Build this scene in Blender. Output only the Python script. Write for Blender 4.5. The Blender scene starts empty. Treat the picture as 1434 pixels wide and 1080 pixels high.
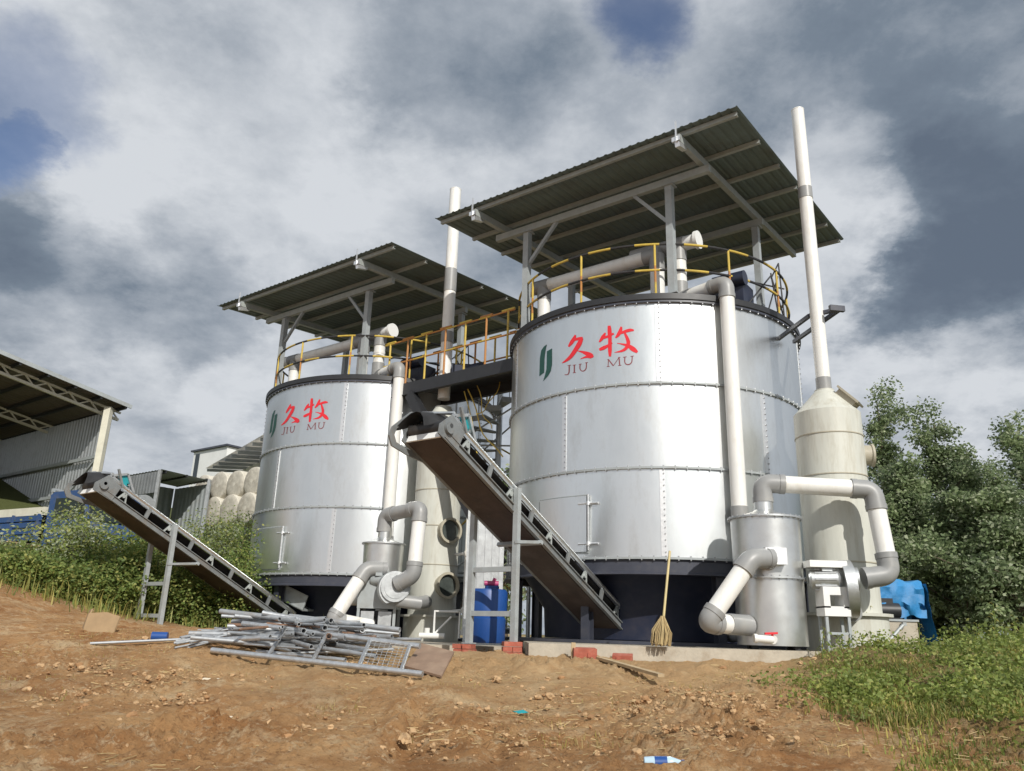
import bpy, bmesh, math, random
from mathutils import Vector, Matrix, noise
from mathutils.geometry import tessellate_polygon
random.seed(7)
R = math.radians
scene = bpy.context.scene
COL = scene.collection

# ------------------------------------------------------------------ camera maths
FPX, PITCH, ROLL = 1100.0, 0.3061, 0.0298
CP, SP, CR, SR = math.cos(PITCH), math.sin(PITCH), math.cos(ROLL), math.sin(ROLL)

def ray(px, py):
    u2, v2 = (px-717)/FPX, (540-py)/FPX
    u, v = u2*CR-v2*SR, u2*SR+v2*CR
    return Vector((u, CP-v*SP, SP+v*CP))
def at(px, py, Y):
    d = ray(px, py); return d*(Y/d.y)
def atz(px, py, z):
    d = ray(px, py); return d*(z/d.z)
def zat(px, py, Y): return at(px, py, Y).z

A = Vector((math.cos(R(-37)), math.sin(R(-37)), 0))     # site axis along the two tanks
B = Vector((-A.y, A.x, 0))                              # site axis away from the camera
ZV = Vector((0, 0, 1))
RT = Vector((2.708, 14.507, -0.10))
LT = Vector((-3.2265, 19.134, -0.177))
TR = 2.71

def sm(a, b, x):
    t = min(1, max(0, (x-a)/(b-a))); return t*t*(3-2*t)
def softpos(x, k=1.2):
    return 0 if x < -k else (x+k)**2/(4*k) if x < k else x
def terrain(x, y):
    yy = min(y, 10.4)
    z = -1.42+.111*max(yy, -2)
    z += .17*sm(-.9, -3.6, x)*sm(8.5, 11.5, y)
    z -= .10*sm(15, 15.8, y)*sm(-6.6, -5.6, x)*sm(1, -1, x)
    z += .27*softpos(-x-6.3)*sm(7.5, 13, y) if x > -30 else .27*23.7*sm(7.5, 13, y)
    z += .19*min(max(0, y-20), 14)*sm(2.5, 8, -x)
    wv = .30*math.sin(y*1.3)+.2*math.sin(y*2.9+1)
    z += .20*sm(3.3, 4.6, x+wv-.35*sm(8.5, 10, y)*0+.35*sm(8, 9.8, y))*sm(4.0, 8.0, y)*(1-sm(9.9, 10.8, y)*(.85 if x > 4.4 else max(.85, sm(4.6, 4.2, x))))
    z += .08*sm(4.6, 7.0, x+wv)*sm(4.5, 9, y)
    return z
def gnd(px, py):
    d = ray(px, py); t = 2.0
    while t < 120:
        p = d*t
        if p.z < terrain(p.x, p.y): break
        t += .02
    p.z = terrain(p.x, p.y)
    return p

# ------------------------------------------------------------------ materials
def nodes_of(m):
    m.use_nodes = True
    nt = m.node_tree; nt.nodes.clear()
    return nt
def mat(name, base, rough=.5, metal=0., var=.12, scale=6., bump=0., bscale=40., dirt=None, dirt_amt=.5, dirt_scale=3., stretch=None, spec=.5, rvar=.08):
    m = bpy.data.materials.new(name); nt = nodes_of(m); N, L = nt.nodes, nt.links
    out = N.new('ShaderNodeOutputMaterial'); p = N.new('ShaderNodeBsdfPrincipled')
    L.new(p.outputs[0], out.inputs[0])
    tc = N.new('ShaderNodeTexCoord'); src = tc.outputs['Object']
    if stretch:
        mp = N.new('ShaderNodeMapping'); mp.inputs['Scale'].default_value = stretch
        L.new(src, mp.inputs[0]); src = mp.outputs[0]
    n = N.new('ShaderNodeTexNoise'); n.inputs['Scale'].default_value = scale; n.inputs['Detail'].default_value = 6
    n.inputs['Roughness'].default_value = .62
    L.new(src, n.inputs['Vector'])
    cr = N.new('ShaderNodeValToRGB')
    cr.color_ramp.elements[0].position = .28; cr.color_ramp.elements[1].position = .72
    cr.color_ramp.elements[0].color = (*[c*(1-var) for c in base], 1)
    cr.color_ramp.elements[1].color = (*[min(1, c*(1+var)) for c in base], 1)
    L.new(n.outputs['Fac'], cr.inputs[0])
    col = cr.outputs[0]
    if dirt:
        n2 = N.new('ShaderNodeTexNoise'); n2.inputs['Scale'].default_value = dirt_scale; n2.inputs['Detail'].default_value = 8
        n2.inputs['Roughness'].default_value = .7
        L.new(src, n2.inputs['Vector'])
        r2 = N.new('ShaderNodeMapRange'); r2.inputs[1].default_value = .5; r2.inputs[2].default_value = .72
        r2.inputs[4].default_value = dirt_amt
        L.new(n2.outputs['Fac'], r2.inputs[0])
        mx = N.new('ShaderNodeMixRGB'); mx.inputs[2].default_value = (*dirt, 1)
        L.new(r2.outputs[0], mx.inputs[0]); L.new(col, mx.inputs[1]); col = mx.outputs[0]
    L.new(col, p.inputs['Base Color'])
    rr = N.new('ShaderNodeMapRange'); rr.inputs[3].default_value = max(.03, rough-rvar); rr.inputs[4].default_value = min(1, rough+rvar)
    L.new(n.outputs['Fac'], rr.inputs[0]); L.new(rr.outputs[0], p.inputs['Roughness'])
    p.inputs['Metallic'].default_value = metal
    p.inputs['Specular IOR Level'].default_value = spec
    if bump:
        b = N.new('ShaderNodeTexNoise'); b.inputs['Scale'].default_value = bscale; b.inputs['Detail'].default_value = 5
        L.new(src, b.inputs['Vector'])
        bp = N.new('ShaderNodeBump'); bp.inputs['Strength'].default_value = bump; bp.inputs['Distance'].default_value = .02
        L.new(b.outputs['Fac'], bp.inputs['Height']); L.new(bp.outputs[0], p.inputs['Normal'])
    return m
def leafmat(name, base, trans=.42):
    m = bpy.data.materials.new(name); nt = nodes_of(m); N, L = nt.nodes, nt.links
    out = N.new('ShaderNodeOutputMaterial'); p = N.new('ShaderNodeBsdfPrincipled'); t = N.new('ShaderNodeBsdfTranslucent')
    mx = N.new('ShaderNodeMixShader'); mx.inputs[0].default_value = trans
    tc = N.new('ShaderNodeTexCoord'); n = N.new('ShaderNodeTexNoise'); n.inputs['Scale'].default_value = 1.6; n.inputs['Detail'].default_value = 5
    L.new(tc.outputs['Object'], n.inputs['Vector'])
    cr = N.new('ShaderNodeValToRGB'); cr.color_ramp.elements[0].position = .3; cr.color_ramp.elements[1].position = .7
    cr.color_ramp.elements[0].color = (*[c*.65 for c in base], 1); cr.color_ramp.elements[1].color = (base[0]*1.45, base[1]*1.35, base[2]*1.2, 1)
    L.new(n.outputs['Fac'], cr.inputs[0]); L.new(cr.outputs[0], p.inputs['Base Color']); L.new(cr.outputs[0], t.inputs[0])
    p.inputs['Roughness'].default_value = .55; p.inputs['Specular IOR Level'].default_value = .35
    L.new(p.outputs[0], mx.inputs[1]); L.new(t.outputs[0], mx.inputs[2]); L.new(mx.outputs[0], out.inputs[0])
    return m

M = {}
M['galv'] = mat('galvanised_sheet', (.78, .80, .80), .345, .96, .07, 2.2, bump=.4, bscale=.9, rvar=.05, dirt=(.46, .45, .42), dirt_amt=.5, dirt_scale=2.2, stretch=(1.3, 1.3, .45))
for nm_, c_, r_ in (('galv_b', (.71, .74, .75), .38), ('galv_c', (.82, .84, .84), .32)): M[nm_] = mat(nm_.replace('galv', 'galvanised_sheet'), c_, r_, .96, .06, 2.2, bump=.4, bscale=.9, rvar=.05, dirt=(.46, .45, .42), dirt_amt=.45, dirt_scale=2.2, stretch=(1.3, 1.3, .45))
M['galv2'] = mat('galvanised_steel', (.52, .54, .55), .45, .8, .14, 9, bump=.06)
M['galv_tube'] = mat('pale_galvanised_tube', (.52, .54, .56), .42, .75, .15, 14, bump=.1, dirt=(.30, .25, .18), dirt_amt=.5, dirt_scale=9)
M['galv_old'] = mat('weathered_galvanised_tube', (.38, .40, .42), .55, .5, .22, 12, bump=.1, dirt=(.20, .15, .10), dirt_amt=.6, dirt_scale=6)
M['zinc_bright'] = mat('bright_zinc_strip', (.74, .75, .76), .40, .8, .06, 20)
M['steel_drum'] = mat('brushed_drum_steel', (.70, .71, .70), .33, .9, .08, 3, bump=.05, bscale=5, dirt=(.45, .42, .37), dirt_amt=.35, dirt_scale=2.2)
M['bolt'] = mat('zinc_bolt', (.45, .46, .47), .4, .8)
M['black'] = mat('black_painted_steel', (.022, .023, .026), .45, 0, .2, 8)
M['navy'] = mat('dark_navy_paint', (.018, .024, .048), .42, 0, .2, 3, dirt=(.06, .05, .05), dirt_amt=.4)
M['navy_beam'] = mat('navy_beam_paint', (.05, .055, .075), .38, 0, .2, 3, dirt=(.10, .09, .08), dirt_amt=.5)
M['grey_paint'] = mat('grey_painted_steel', (.34, .37, .38), .5, .1, .1, 8, dirt=(.20, .17, .13), dirt_amt=.35)
M['conv_frame'] = mat('worn_conveyor_paint', (.20, .215, .22), .5, .2, .18, 7, bump=.06, dirt=(.20, .15, .10), dirt_amt=.7, dirt_scale=5)
M['roofsheet'] = mat('grey_green_roof_sheet', (.13, .17, .168), .55, .1, .15, 2.5, dirt=(.10, .095, .08), dirt_amt=.6, dirt_scale=1.6)
M['purlin'] = mat('galvanised_purlin', (.40, .43, .42), .5, .3, .12, 8)
M['pvc'] = mat('white_pvc_pipe', (.74, .74, .715), .42, 0, .05, 4, bump=.03, dirt=(.52, .46, .36), dirt_amt=.5, dirt_scale=3.5, stretch=(1.6, 1.6, .5))
M['pvc_grey'] = mat('grey_pvc_fitting', (.27, .275, .275), .42, 0, .1, 5, dirt=(.36, .34, .30), dirt_amt=.45)
M['frp'] = mat('cream_fibreglass', (.53, .535, .48), .5, 0, .08, 3.5, bump=.08, bscale=14, dirt=(.34, .31, .235), dirt_amt=.65, dirt_scale=3.2, stretch=(2.2, 2.2, .35))
M['frp_dark'] = mat('stained_fibreglass', (.40, .37, .29), .55, 0, .15, 6, bump=.1)
M['yellow'] = mat('yellow_rail_paint', (.55, .40, .07), .5, 0, .15, 10, dirt=(.25, .18, .08), dirt_amt=.5)
M['orange'] = mat('orange_rail_paint', (.42, .19, .05), .45, 0, .12, 10)
M['railblack'] = mat('black_rail_paint', (.03, .03, .032), .45, 0, .2, 10)
M['red'] = mat('red_logo_paint', (.66, .018, .03), .5, 0, .05, 5)
M['maroon'] = mat('maroon_logo_paint', (.22, .035, .04), .5, 0, .05, 5)
M['green'] = mat('green_logo_paint', (.012, .075, .06), .45, 0, .08, 5)
M['rubber'] = mat('black_rubber', (.02, .02, .021), .55, 0, .3, 6, bump=.08, bscale=20, dirt=(.07, .06, .05), dirt_amt=.5)
M['rust'] = mat('rusty_brown_tray', (.055, .038, .031), .62, .15, .3, 4, bump=.12, bscale=18, dirt=(.10, .078, .066), dirt_amt=.75, dirt_scale=2.2)
M['tray_grey'] = mat('brown_primer_tray', (.075, .058, .05), .6, .1, .2, 3, dirt=(.12, .10, .085), dirt_amt=.6)
M['teal'] = mat('teal_motor_paint', (.02, .30, .34), .38, 0, .12, 6)
M['blue'] = mat('blue_plastic', (.010, .062, .25), .45, 0, .1, 3, dirt=(.03, .08, .2), dirt_amt=.4)
M['tarp'] = mat('blue_tarpaulin', (.02, .19, .44), .6, 0, .2, 5, bump=.9, bscale=7, dirt=(.10, .24, .40), dirt_amt=.5, dirt_scale=6)
M['truck'] = mat('blue_truck_paint', (.03, .075, .20), .45, 0, .12, 2, dirt=(.17, .155, .13), dirt_amt=.65)
M['glass'] = mat('dark_glass', (.03, .04, .045), .06, 0, .1, 3, spec=.8)
M['tyre'] = mat('tyre_rubber', (.02, .02, .02), .8, 0, .2, 12)
M['cream'] = mat('cream_board', (.62, .60, .50), .6, 0, .08, 5, dirt=(.4, .36, .28), dirt_amt=.4)
M['white'] = mat('white_panel', (.74, .75, .74), .5, 0, .04, 2, dirt=(.58, .58, .55), dirt_amt=.3)
M['concrete'] = mat('concrete', (.42, .38, .31), .85, 0, .15, 5, bump=.3, bscale=30, dirt=(.27, .20, .13), dirt_amt=.7, dirt_scale=4)
M['brick'] = mat('red_brick', (.36, .10, .065), .85, 0, .2, 9, bump=.3, bscale=40, dirt=(.40, .24, .17), dirt_amt=.6, dirt_scale=8)
M['wood'] = mat('weathered_wood', (.42, .32, .19), .75, 0, .2, 6, bump=.15, stretch=(1, 1, .3))
M['bamboo'] = mat('bamboo', (.50, .41, .20), .5, 0, .15, 8)
M['straw'] = mat('dry_straw', (.50, .39, .20), .8, 0, .2, 6)
M['straw_dark'] = mat('old_straw', (.34, .25, .12), .8, 0, .2, 6)
M['cardboard'] = mat('cardboard', (.34, .235, .13), .85, 0, .12, 7, bump=.1)
M['rusty'] = mat('rusty_tube', (.22, .13, .085), .7, .3, .3, 12, bump=.15, dirt=(.36, .34, .32), dirt_amt=.6, dirt_scale=5)
M['board'] = mat('rusty_sheet', (.25, .17, .12), .7, 0, .2, 5, bump=.1, dirt=(.36, .28, .2), dirt_amt=.5)
M['paper'] = mat('scrap_paper', (.70, .62, .48), .8, 0, .1, 6)
M['bale'] = mat('bale_wrap', (.60, .57, .49), .5, 0, .12, 4, bump=.25, bscale=5, dirt=(.30, .25, .18), dirt_amt=.6, dirt_scale=2.5)
M['bale_end'] = mat('bale_end_face', (.50, .47, .40), .75, 0, .2, 7, bump=.5, bscale=12, dirt=(.20, .16, .11), dirt_amt=.6, dirt_scale=4)
M['corr'] = mat('corrugated_zinc', (.42, .44, .45), .42, .55, .1, 2, dirt=(.25, .24, .22), dirt_amt=.4)
M['shedroof'] = mat('red_brown_shed_roof', (.135, .112, .10), .7, 0, .15, 1.5, dirt=(.10, .10, .095), dirt_amt=.6, dirt_scale=.7)
M['clear'] = mat('clear_bottle_plastic', (.42, .56, .66), .15, 0, .05, 8)
M['bark'] = mat('bark', (.11, .085, .06), .9, 0, .25, 9, bump=.4)
M['pink'] = mat('pink_plastic', (.40, .05, .16), .45)
M['porthole'] = mat('porthole_acrylic', (.06, .07, .065), .08, 0, .3, 8, spec=.7)
M['sheet_clear'] = leafmat('translucent_white_sheet', (.62, .64, .66), .55)
M['leafA'] = leafmat('leaf_deep_green', (.15, .215, .11))
M['leafB'] = leafmat('leaf_mid_green', (.23, .305, .165))
M['leafC'] = leafmat('leaf_grey_green', (.35, .41, .29))
M['hedgeA'] = leafmat('hedge_deep_green', (.13, .20, .06))
M['hedgeB'] = leafmat('hedge_mid_green', (.21, .28, .085))
M['hedgeC'] = leafmat('hedge_yellow_green', (.34, .37, .13))
M['grassA'] = leafmat('grass_olive', (.34, .32, .10), .35)
M['grassB'] = leafmat('grass_green', (.19, .25, .06), .35)
M['grassC'] = leafmat('grass_straw', (.38, .30, .13), .3)

# ------------------------------------------------------------------ mesh builder
class MB:
    def __init__(s): s.v = []; s.f = []; s.m = []; s.flat = []
    def add(s, vs, fs, mi=0):
        o = len(s.v); s.v += [Vector(p) for p in vs]
        for f in fs: s.f.append([i+o for i in f]); s.m.append(mi)
        return s
    def box(s, c, size, rot=None, mi=0):
        x, y, z = size[0]/2, size[1]/2, size[2]/2
        vs = [Vector(p) for p in ((-x, -y, -z), (x, -y, -z), (x, y, -z), (-x, y, -z), (-x, -y, z), (x, -y, z), (x, y, z), (-x, y, z))]
        if rot is not None: vs = [rot @ p for p in vs]
        c = Vector(c)
        return s.add([p+c for p in vs], [(3, 2, 1, 0), (4, 5, 6, 7), (0, 1, 5, 4), (1, 2, 6, 5), (2, 3, 7, 6), (3, 0, 4, 7)], mi)
    def bar(s, p, q, w, h=None, up=None, mi=0):
        p, q = Vector(p), Vector(q); d = q-p; L = d.length
        if L < 1e-6: return s
        d.normalize(); u = Vector(up) if up is not None else (ZV if abs(d.z) < .95 else Vector((1, 0, 0)))
        sx = d.cross(u); sx.normalize(); uu = sx.cross(d)
        rot = Matrix((sx, d, uu)).transposed()
        return s.box((p+q)/2, (w, L, h or w), rot, mi)
    def path(s, pts, r, seg=12, caps=True, mi=0, radii=None, mis=None):
        pts = [Vector(p) for p in pts]; n = len(pts); o = len(s.v)
        prev = None
        for i, p in enumerate(pts):
            d = (pts[min(i+1, n-1)]-pts[max(i-1, 0)]).normalized()
            if prev is None:
                u = ZV if abs(d.z) < .9 else Vector((1, 0, 0)); x = d.cross(u).normalized()
            else:
                x = (prev-d*prev.dot(d)).normalized()
            prev = x; y = d.cross(x); rr = radii[i] if radii else r
            for k in range(seg):
                a = 2*math.pi*k/seg; s.v.append(p+(x*math.cos(a)+y*math.sin(a))*rr)
        for i in range(n-1):
            for k in range(seg):
                k2 = (k+1) % seg
                s.f.append([o+i*seg+k, o+i*seg+k2, o+(i+1)*seg+k2, o+(i+1)*seg+k]); s.m.append(mis[i] if mis else mi)
        if caps:
            s.f.append([o+k for k in reversed(range(seg))]); s.m.append(mi)
            s.f.append([o+(n-1)*seg+k for k in range(seg)]); s.m.append(mi)
        return s
    def lathe(s, prof, seg=48, c=(0, 0, 0), closed=False, mi=0, a0=0, a1=2*math.pi, mis=None):
        o = len(s.v); c = Vector(c); full = abs(a1-a0-2*math.pi) < 1e-6; ns = seg if full else seg+1
        for k in range(ns):
            a = a0+(a1-a0)*k/seg
            for (r, z) in prof: s.v.append(c+Vector((r*math.cos(a), r*math.sin(a), z)))
        n = len(prof); m = n if closed else n-1
        for k in range(seg):
            k2 = (k+1) % ns
            for i in range(m):
                j = (i+1) % n
                s.f.append([o+k*n+i, o+k2*n+i, o+k2*n+j, o+k*n+j]); s.m.append(mis[i] if mis else mi)
        return s
    def disc(s, c, nrm, r, th, seg=24, mi=0, r2=None):
        n = Vector(nrm).normalized(); c = Vector(c)
        return s.path([c-n*th/2, c+n*th/2], r, seg, True, mi, [r, r2 if r2 else r])
    def prism(s, poly, ax, ay, org, nrm, th, mi=0):
        org, ax, ay, nrm = Vector(org), Vector(ax), Vector(ay), Vector(nrm)
        n = len(poly); P = [org+ax*x+ay*y for x, y in poly]
        vs = [p-nrm*th/2 for p in P]+[p+nrm*th/2 for p in P]
        tri = tessellate_polygon([[Vector((x, y, 0)) for x, y in poly]])
        fs = [tuple(t) for t in tri]+[tuple(i+n for i in reversed(t)) for t in tri]
        fs += [(i, (i+1) % n, (i+1) % n+n, i+n) for i in range(n)]
        return s.add(vs, fs, mi)
    def ico(s, c, r, jitter=.25, mi=0, flat=1.0, rot=None):
        vs, fs = ICO
        o = len(s.v); c = Vector(c)
        for p in vs:
            q = p*(r*(1+random.uniform(-jitter, jitter))); q.z *= flat
            s.v.append(c+q)
        for f in fs: s.f.append([i+o for i in f]); s.m.append(mi)
        return s
def _ico():
    bm = bmesh.new(); bmesh.ops.create_icosphere(bm, subdivisions=2, radius=1)
    r = ([v.co.copy() for v in bm.verts], [[v.index for v in f.verts] for f in bm.faces]); bm.free(); return r
ICO = _ico()

BASE = {}
def build(name, mb, mats, parent=None, smooth=True, base=None, kind=None, angle=38, label=None, fixn=True):
    me = bpy.data.meshes.new(name)
    off = BASE.get(parent.name, Vector()) if parent is not None else (Vector(base) if base is not None else Vector())
    if parent is not None and base is not None: off = Vector(base)
    me.from_pydata([tuple(p-off) for p in mb.v], [], mb.f)
    if not isinstance(mats, (list, tuple)): mats = [mats]
    for m in mats: me.materials.append(M[m])
    if len(mats) > 1: me.polygons.foreach_set('material_index', mb.m)
    if fixn:
        bm = bmesh.new(); bm.from_mesh(me); bmesh.ops.recalc_face_normals(bm, faces=bm.faces); bm.to_mesh(me); bm.free()
    if smooth:
        me.polygons.foreach_set('use_smooth', [True]*len(me.polygons)); me.set_sharp_from_angle(angle=R(angle))
    me.update()
    o = bpy.data.objects.new(name, me); COL.objects.link(o)
    if parent is not None:
        o.parent = parent
        BASE[o.name] = off
    elif base is not None: o.location = off
    if kind: o['kind'] = kind
    if label: o['label'] = label
    return o
def tag(o, label, cat, group=None, kind=None):
    o['label'] = label; o['category'] = cat
    if group: o['group'] = group
    if kind: o['kind'] = kind
    return o
def thing(name, label, cat, loc, rotz=0., group=None, base=None):
    """Empty at loc; part vertices are given in a frame whose point `base` sits at the Empty (default: loc itself, world axes)."""
    o = bpy.data.objects.new(name, None); COL.objects.link(o); o.empty_display_size = .2
    o.location = Vector(loc); o.rotation_euler = (0, 0, rotz)
    tag(o, label, cat, group)
    BASE[o.name] = Vector(base) if base is not None else Vector(loc)
    return o
def copy_tree(o, parent=None):
    c = o.copy(); COL.objects.link(c)
    if parent is not None: c.parent = parent
    for ch in list(o.children): copy_tree(ch, c)
    return c
def one(name, mb, mats, label, cat, base=None, group=None, kind=None, smooth=True, angle=38):
    if base is None:
        n = len(mb.v); c = sum(mb.v, Vector())/n; c.z = min(p.z for p in mb.v); base = c
    o = build(name, mb, mats, None, smooth, base, angle=angle)
    return tag(o, label, cat, group, kind)

def fillet(pts, rad, n=6):
    pts = [Vector(p) for p in pts]; out = [pts[0]]
    for i in range(1, len(pts)-1):
        p, a, b = pts[i], (pts[i-1]-pts[i]).normalized(), (pts[i+1]-pts[i]).normalized()
        ang = a.angle(b); t = min(rad/math.tan(ang/2), .48*(pts[i-1]-p).length, .48*(pts[i+1]-p).length)
        p0, p1 = p+a*t, p+b*t
        for k in range(n+1):
            s = k/n; out.append(p0*(1-s)**2+p*2*s*(1-s)+p1*s*s)
    out.append(pts[-1]); return out
def elbow(mb, p_in, corner, p_out, r, mi=0, seg=16):
    """bent fitting with collars at both mouths"""
    p_in, corner, p_out = Vector(p_in), Vector(corner), Vector(p_out)
    mb.path(fillet([p_in, corner, p_out], 10, 8), r, seg, True, mi)
    for p in (p_in, p_out):
        d = (corner-p).normalized(); mb.path([p, p+d*r*.55], r*1.06, seg, True, mi)

# ================================================================== THE TANKS
ROT = R(-37)
def pol(r, phi, z):                              # world angle phi (deg) -> tank frame
    a = R(phi+37); return Vector((r*math.cos(a), r*math.sin(a), z))
Z0, Z1, Z2, Z3 = 1.229, 2.592, 3.951, 5.3455     # slab = 0
ROWS = [(Z0, Z1, (-98, -170, -26, 46, 118)), (Z1, Z2, (-132.4, -60, 12, 84, 156)), (Z2, Z3, (-98, -166, -26, 46, 118))]

def cyl_hit(px, py, rad):
    d = ray(px, py); a = d.x**2+d.y**2; b = -2*(d.x*RT.x+d.y*RT.y); c = RT.x**2+RT.y**2-rad**2
    t = (-b-math.sqrt(b*b-4*a*c))/(2*a); return d*t
def to_tank(p):                                  # world -> right tank frame
    q = p-RT; return Vector((q.dot(A), q.dot(B), q.z))
def logo_pt(x, y, rad=TR+.004):
    return to_tank(cyl_hit(740+x/8.435, 440+y/8.435, rad))
def stroke(mb, pts, mi=0):
    dense = []
    for i in range(len(pts)-1):
        n = max(2, int(math.hypot(pts[i+1][0]-pts[i][0], pts[i+1][1]-pts[i][1])/14))
        p0 = pts[max(i-1, 0)]; p1 = pts[i]; p2 = pts[i+1]; p3 = pts[min(i+2, len(pts)-1)]
        for k in range(n):
            t = k/n
            dense.append([.5*((2*b)+(-a+c)*t+(2*a-5*b+4*c-d)*t*t+(-a+3*b-3*c+d)*t**3) for a, b, c, d in zip(p0, p1, p2, p3)])
    dense.append(list(pts[-1]))
    L_, R_ = [], []
    for i, (x, y, w) in enumerate(dense):
        a, b = dense[max(i-1, 0)], dense[min(i+1, len(dense)-1)]
        dx, dy = b[0]-a[0], b[1]-a[1]; l = math.hypot(dx, dy) or 1
        nx, ny = -dy/l*max(w, 3)/2, dx/l*max(w, 3)/2
        stroke.k += 1
        rr = TR+.004+.0002*(stroke.n % 9)
        L_.append(logo_pt(x+nx, y+ny, rr)); R_.append(logo_pt(x-nx, y-ny, rr))
    stroke.n += 1
    n = len(dense)
    mb.add(L_+R_, [(i, i+1, i+1+n, i+n) for i in range(n-1)], mi)
stroke.k = 0; stroke.n = 0
def W(pts, w): return [(x, y, w) for x, y in pts]

tank = thing('fermentation_tank', 'nearer and larger of the two round silver tanks, with red characters', 'tank', RT, ROT, 'silver fermentation tanks', base=(0, 0, 0))
for i, (za, zb, seams) in enumerate(ROWS):
    mb = MB(); mb.lathe([(TR, za), (TR, zb), (TR-.03, zb), (TR-.03, za)], 160, closed=True)
    for k in range(160):
        ph = (360*(k+.5)/160-37+180) % 360-180; ss_ = sorted((q+180) % 360-180 for q in seams)
        pi_ = sum(1 for q in ss_ if q < ph) % 5
        for j in range(4): mb.m[k*4+j] = (pi_*2+i) % 3
    build('wall_ring', mb, ['galv', 'galv_b', 'galv_c'], tank, angle=30)
    for ph in seams:
        mb = MB(); w = .085/TR/2
        nz = 14
        vs = []; fs = []
        for k in range(5):
            a = R(ph+37)-w+2*w*k/4
            for z in (za+.03, zb-.03):
                for rr in (TR-.005, TR+.009): vs.append((rr*math.cos(a), rr*math.sin(a), z))
        for k in range(4):
            b = k*4
            fs += [(b+1, b+5, b+7, b+3), (b, b+4, b+5, b+1), (b+2, b+3, b+7, b+6)]
        fs += [(0, 1, 3, 2), (16, 18, 19, 17)]
        mb.add(vs, fs)
        for k in range(nz):
            z = za+.09+(zb-za-.18)*k/(nz-1); p = pol(TR+.012, ph+.5, z); q = pol(TR+.023, ph+.5, z)
            mb.path([p, q], .0115, 6, True, 1)
        build('seam_strip', mb, ['zinc_bright', 'bolt'], tank)
for zf, rr in ((Z0, .05), (Z1, .035), (Z2, .035), (Z3, .045)):
    mb = MB(); mb.lathe([(TR-.02, zf-.016), (TR+rr, zf-.016), (TR+rr, zf+.016), (TR-.02, zf+.016)], 160, closed=True)
    for k in range(96):
        a = 3.75*k; p = pol(TR+rr-.012, a, zf-.035); q = pol(TR+rr-.012, a, zf+.035)
        mb.path([p, q], .012, 6, True, 1)
    build('flange_ring', mb, ['grey_paint' if zf < Z3 else 'navy_beam', 'bolt'], tank)
mb = MB(); mb.lathe([(TR-.05, Z3+.017), (TR+.05, Z3+.017), (TR+.065, Z3+.03), (TR+.065, Z3+.13), (TR+.02, Z3+.15), (TR-.05, Z3+.15)], 160, closed=True)
build('rim', mb, 'black', tank)
mb = MB(); mb.disc((0, 0, Z3+.10), (0, 0, 1), TR-.06, .06, 96); build('deck', mb, 'navy', tank)
mb = MB(); mb.lathe([(TR-.12, Z0-.017), (TR+.02, Z0-.017), (TR+.03, Z0-.03), (TR+.005, Z0-.05), (TR+.005, Z0-.20), (TR+.035, Z0-.215), (TR+.035, Z0-.235), (TR-.12, Z0-.235)], 160, closed=True)
build('base_beam', mb, 'navy_beam', tank)
mb = MB(); mb.lathe([(TR-.12, Z0-.03), (TR-.35, Z0-.18), (2.02, .55), (2.0, .06), (2.02, .06)], 72)
build('hopper_skirt', mb, 'navy', tank)
for k in range(8):
    ph = -80+45*k; p = pol(TR-.16, ph, .05); q = pol(TR-.16, ph, Z0-.236)
    mb = MB(); rad = pol(1, ph, 0); tan = pol(1, ph+90, 0)
    mb.bar(p, q, .018, .15, up=rad); mb.bar(p+rad*.075, q+rad*.075, .13, .016, up=rad); mb.bar(p-rad*.075, q-rad*.075, .13, .016, up=rad)
    build('support_leg', mb, 'navy_beam', tank)
mb = MB(); mb.lathe([(TR-.45, .004), (TR+.12, .004), (TR+.12, .05), (TR-.45, .05)], 96, closed=True); build('base_plate', mb, 'navy_beam', tank)
# access door
mb = MB(); vs = []; n = 9
for k in range(n):
    a = -143+20*k/(n-1)
    for (rr, z) in ((TR+.002, Z0+.10), (TR+.035, Z0+.10), (TR+.035, Z0+.96), (TR+.002, Z0+.96)): vs.append(pol(rr, a, z))
fs = []
for k in range(n-1):
    for i in range(4): j = (i+1) % 4; fs.append((k*4+i, (k+1)*4+i, (k+1)*4+j, k*4+j))
fs += [(0, 1, 2, 3), tuple((n-1)*4+i for i in (3, 2, 1, 0))]
mb.add(vs, fs); door = build('access_door', mb, 'galv', tank)
mb = MB(); mb.path([pol(TR+.035, -122.3, Z0+.12), pol(TR+.045, -122.3, Z0+.98)], .016, 8)
for z in (.22, .84):
    mb.path([pol(TR+.035, -126, Z0+z), pol(TR+.035, -118.8, Z0+z)], .018, 8); mb.disc(pol(TR+.045, -122.3, Z0+z), (0, 0, 1), .03, .06, 10)
build('hinge', mb, 'zinc_bright', door)
mb = MB()
for z in (Z0+.085, Z0+.975): mb.path([pol(TR+.012, -143.6+1.05*k, z) for k in range(21)], .013, 6)
for a in (-143.6, -122.6): mb.path([pol(TR+.012, a, Z0+.085), pol(TR+.012, a, Z0+.975)], .013, 6)
build('door_frame', mb, 'grey_paint', tank)
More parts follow.
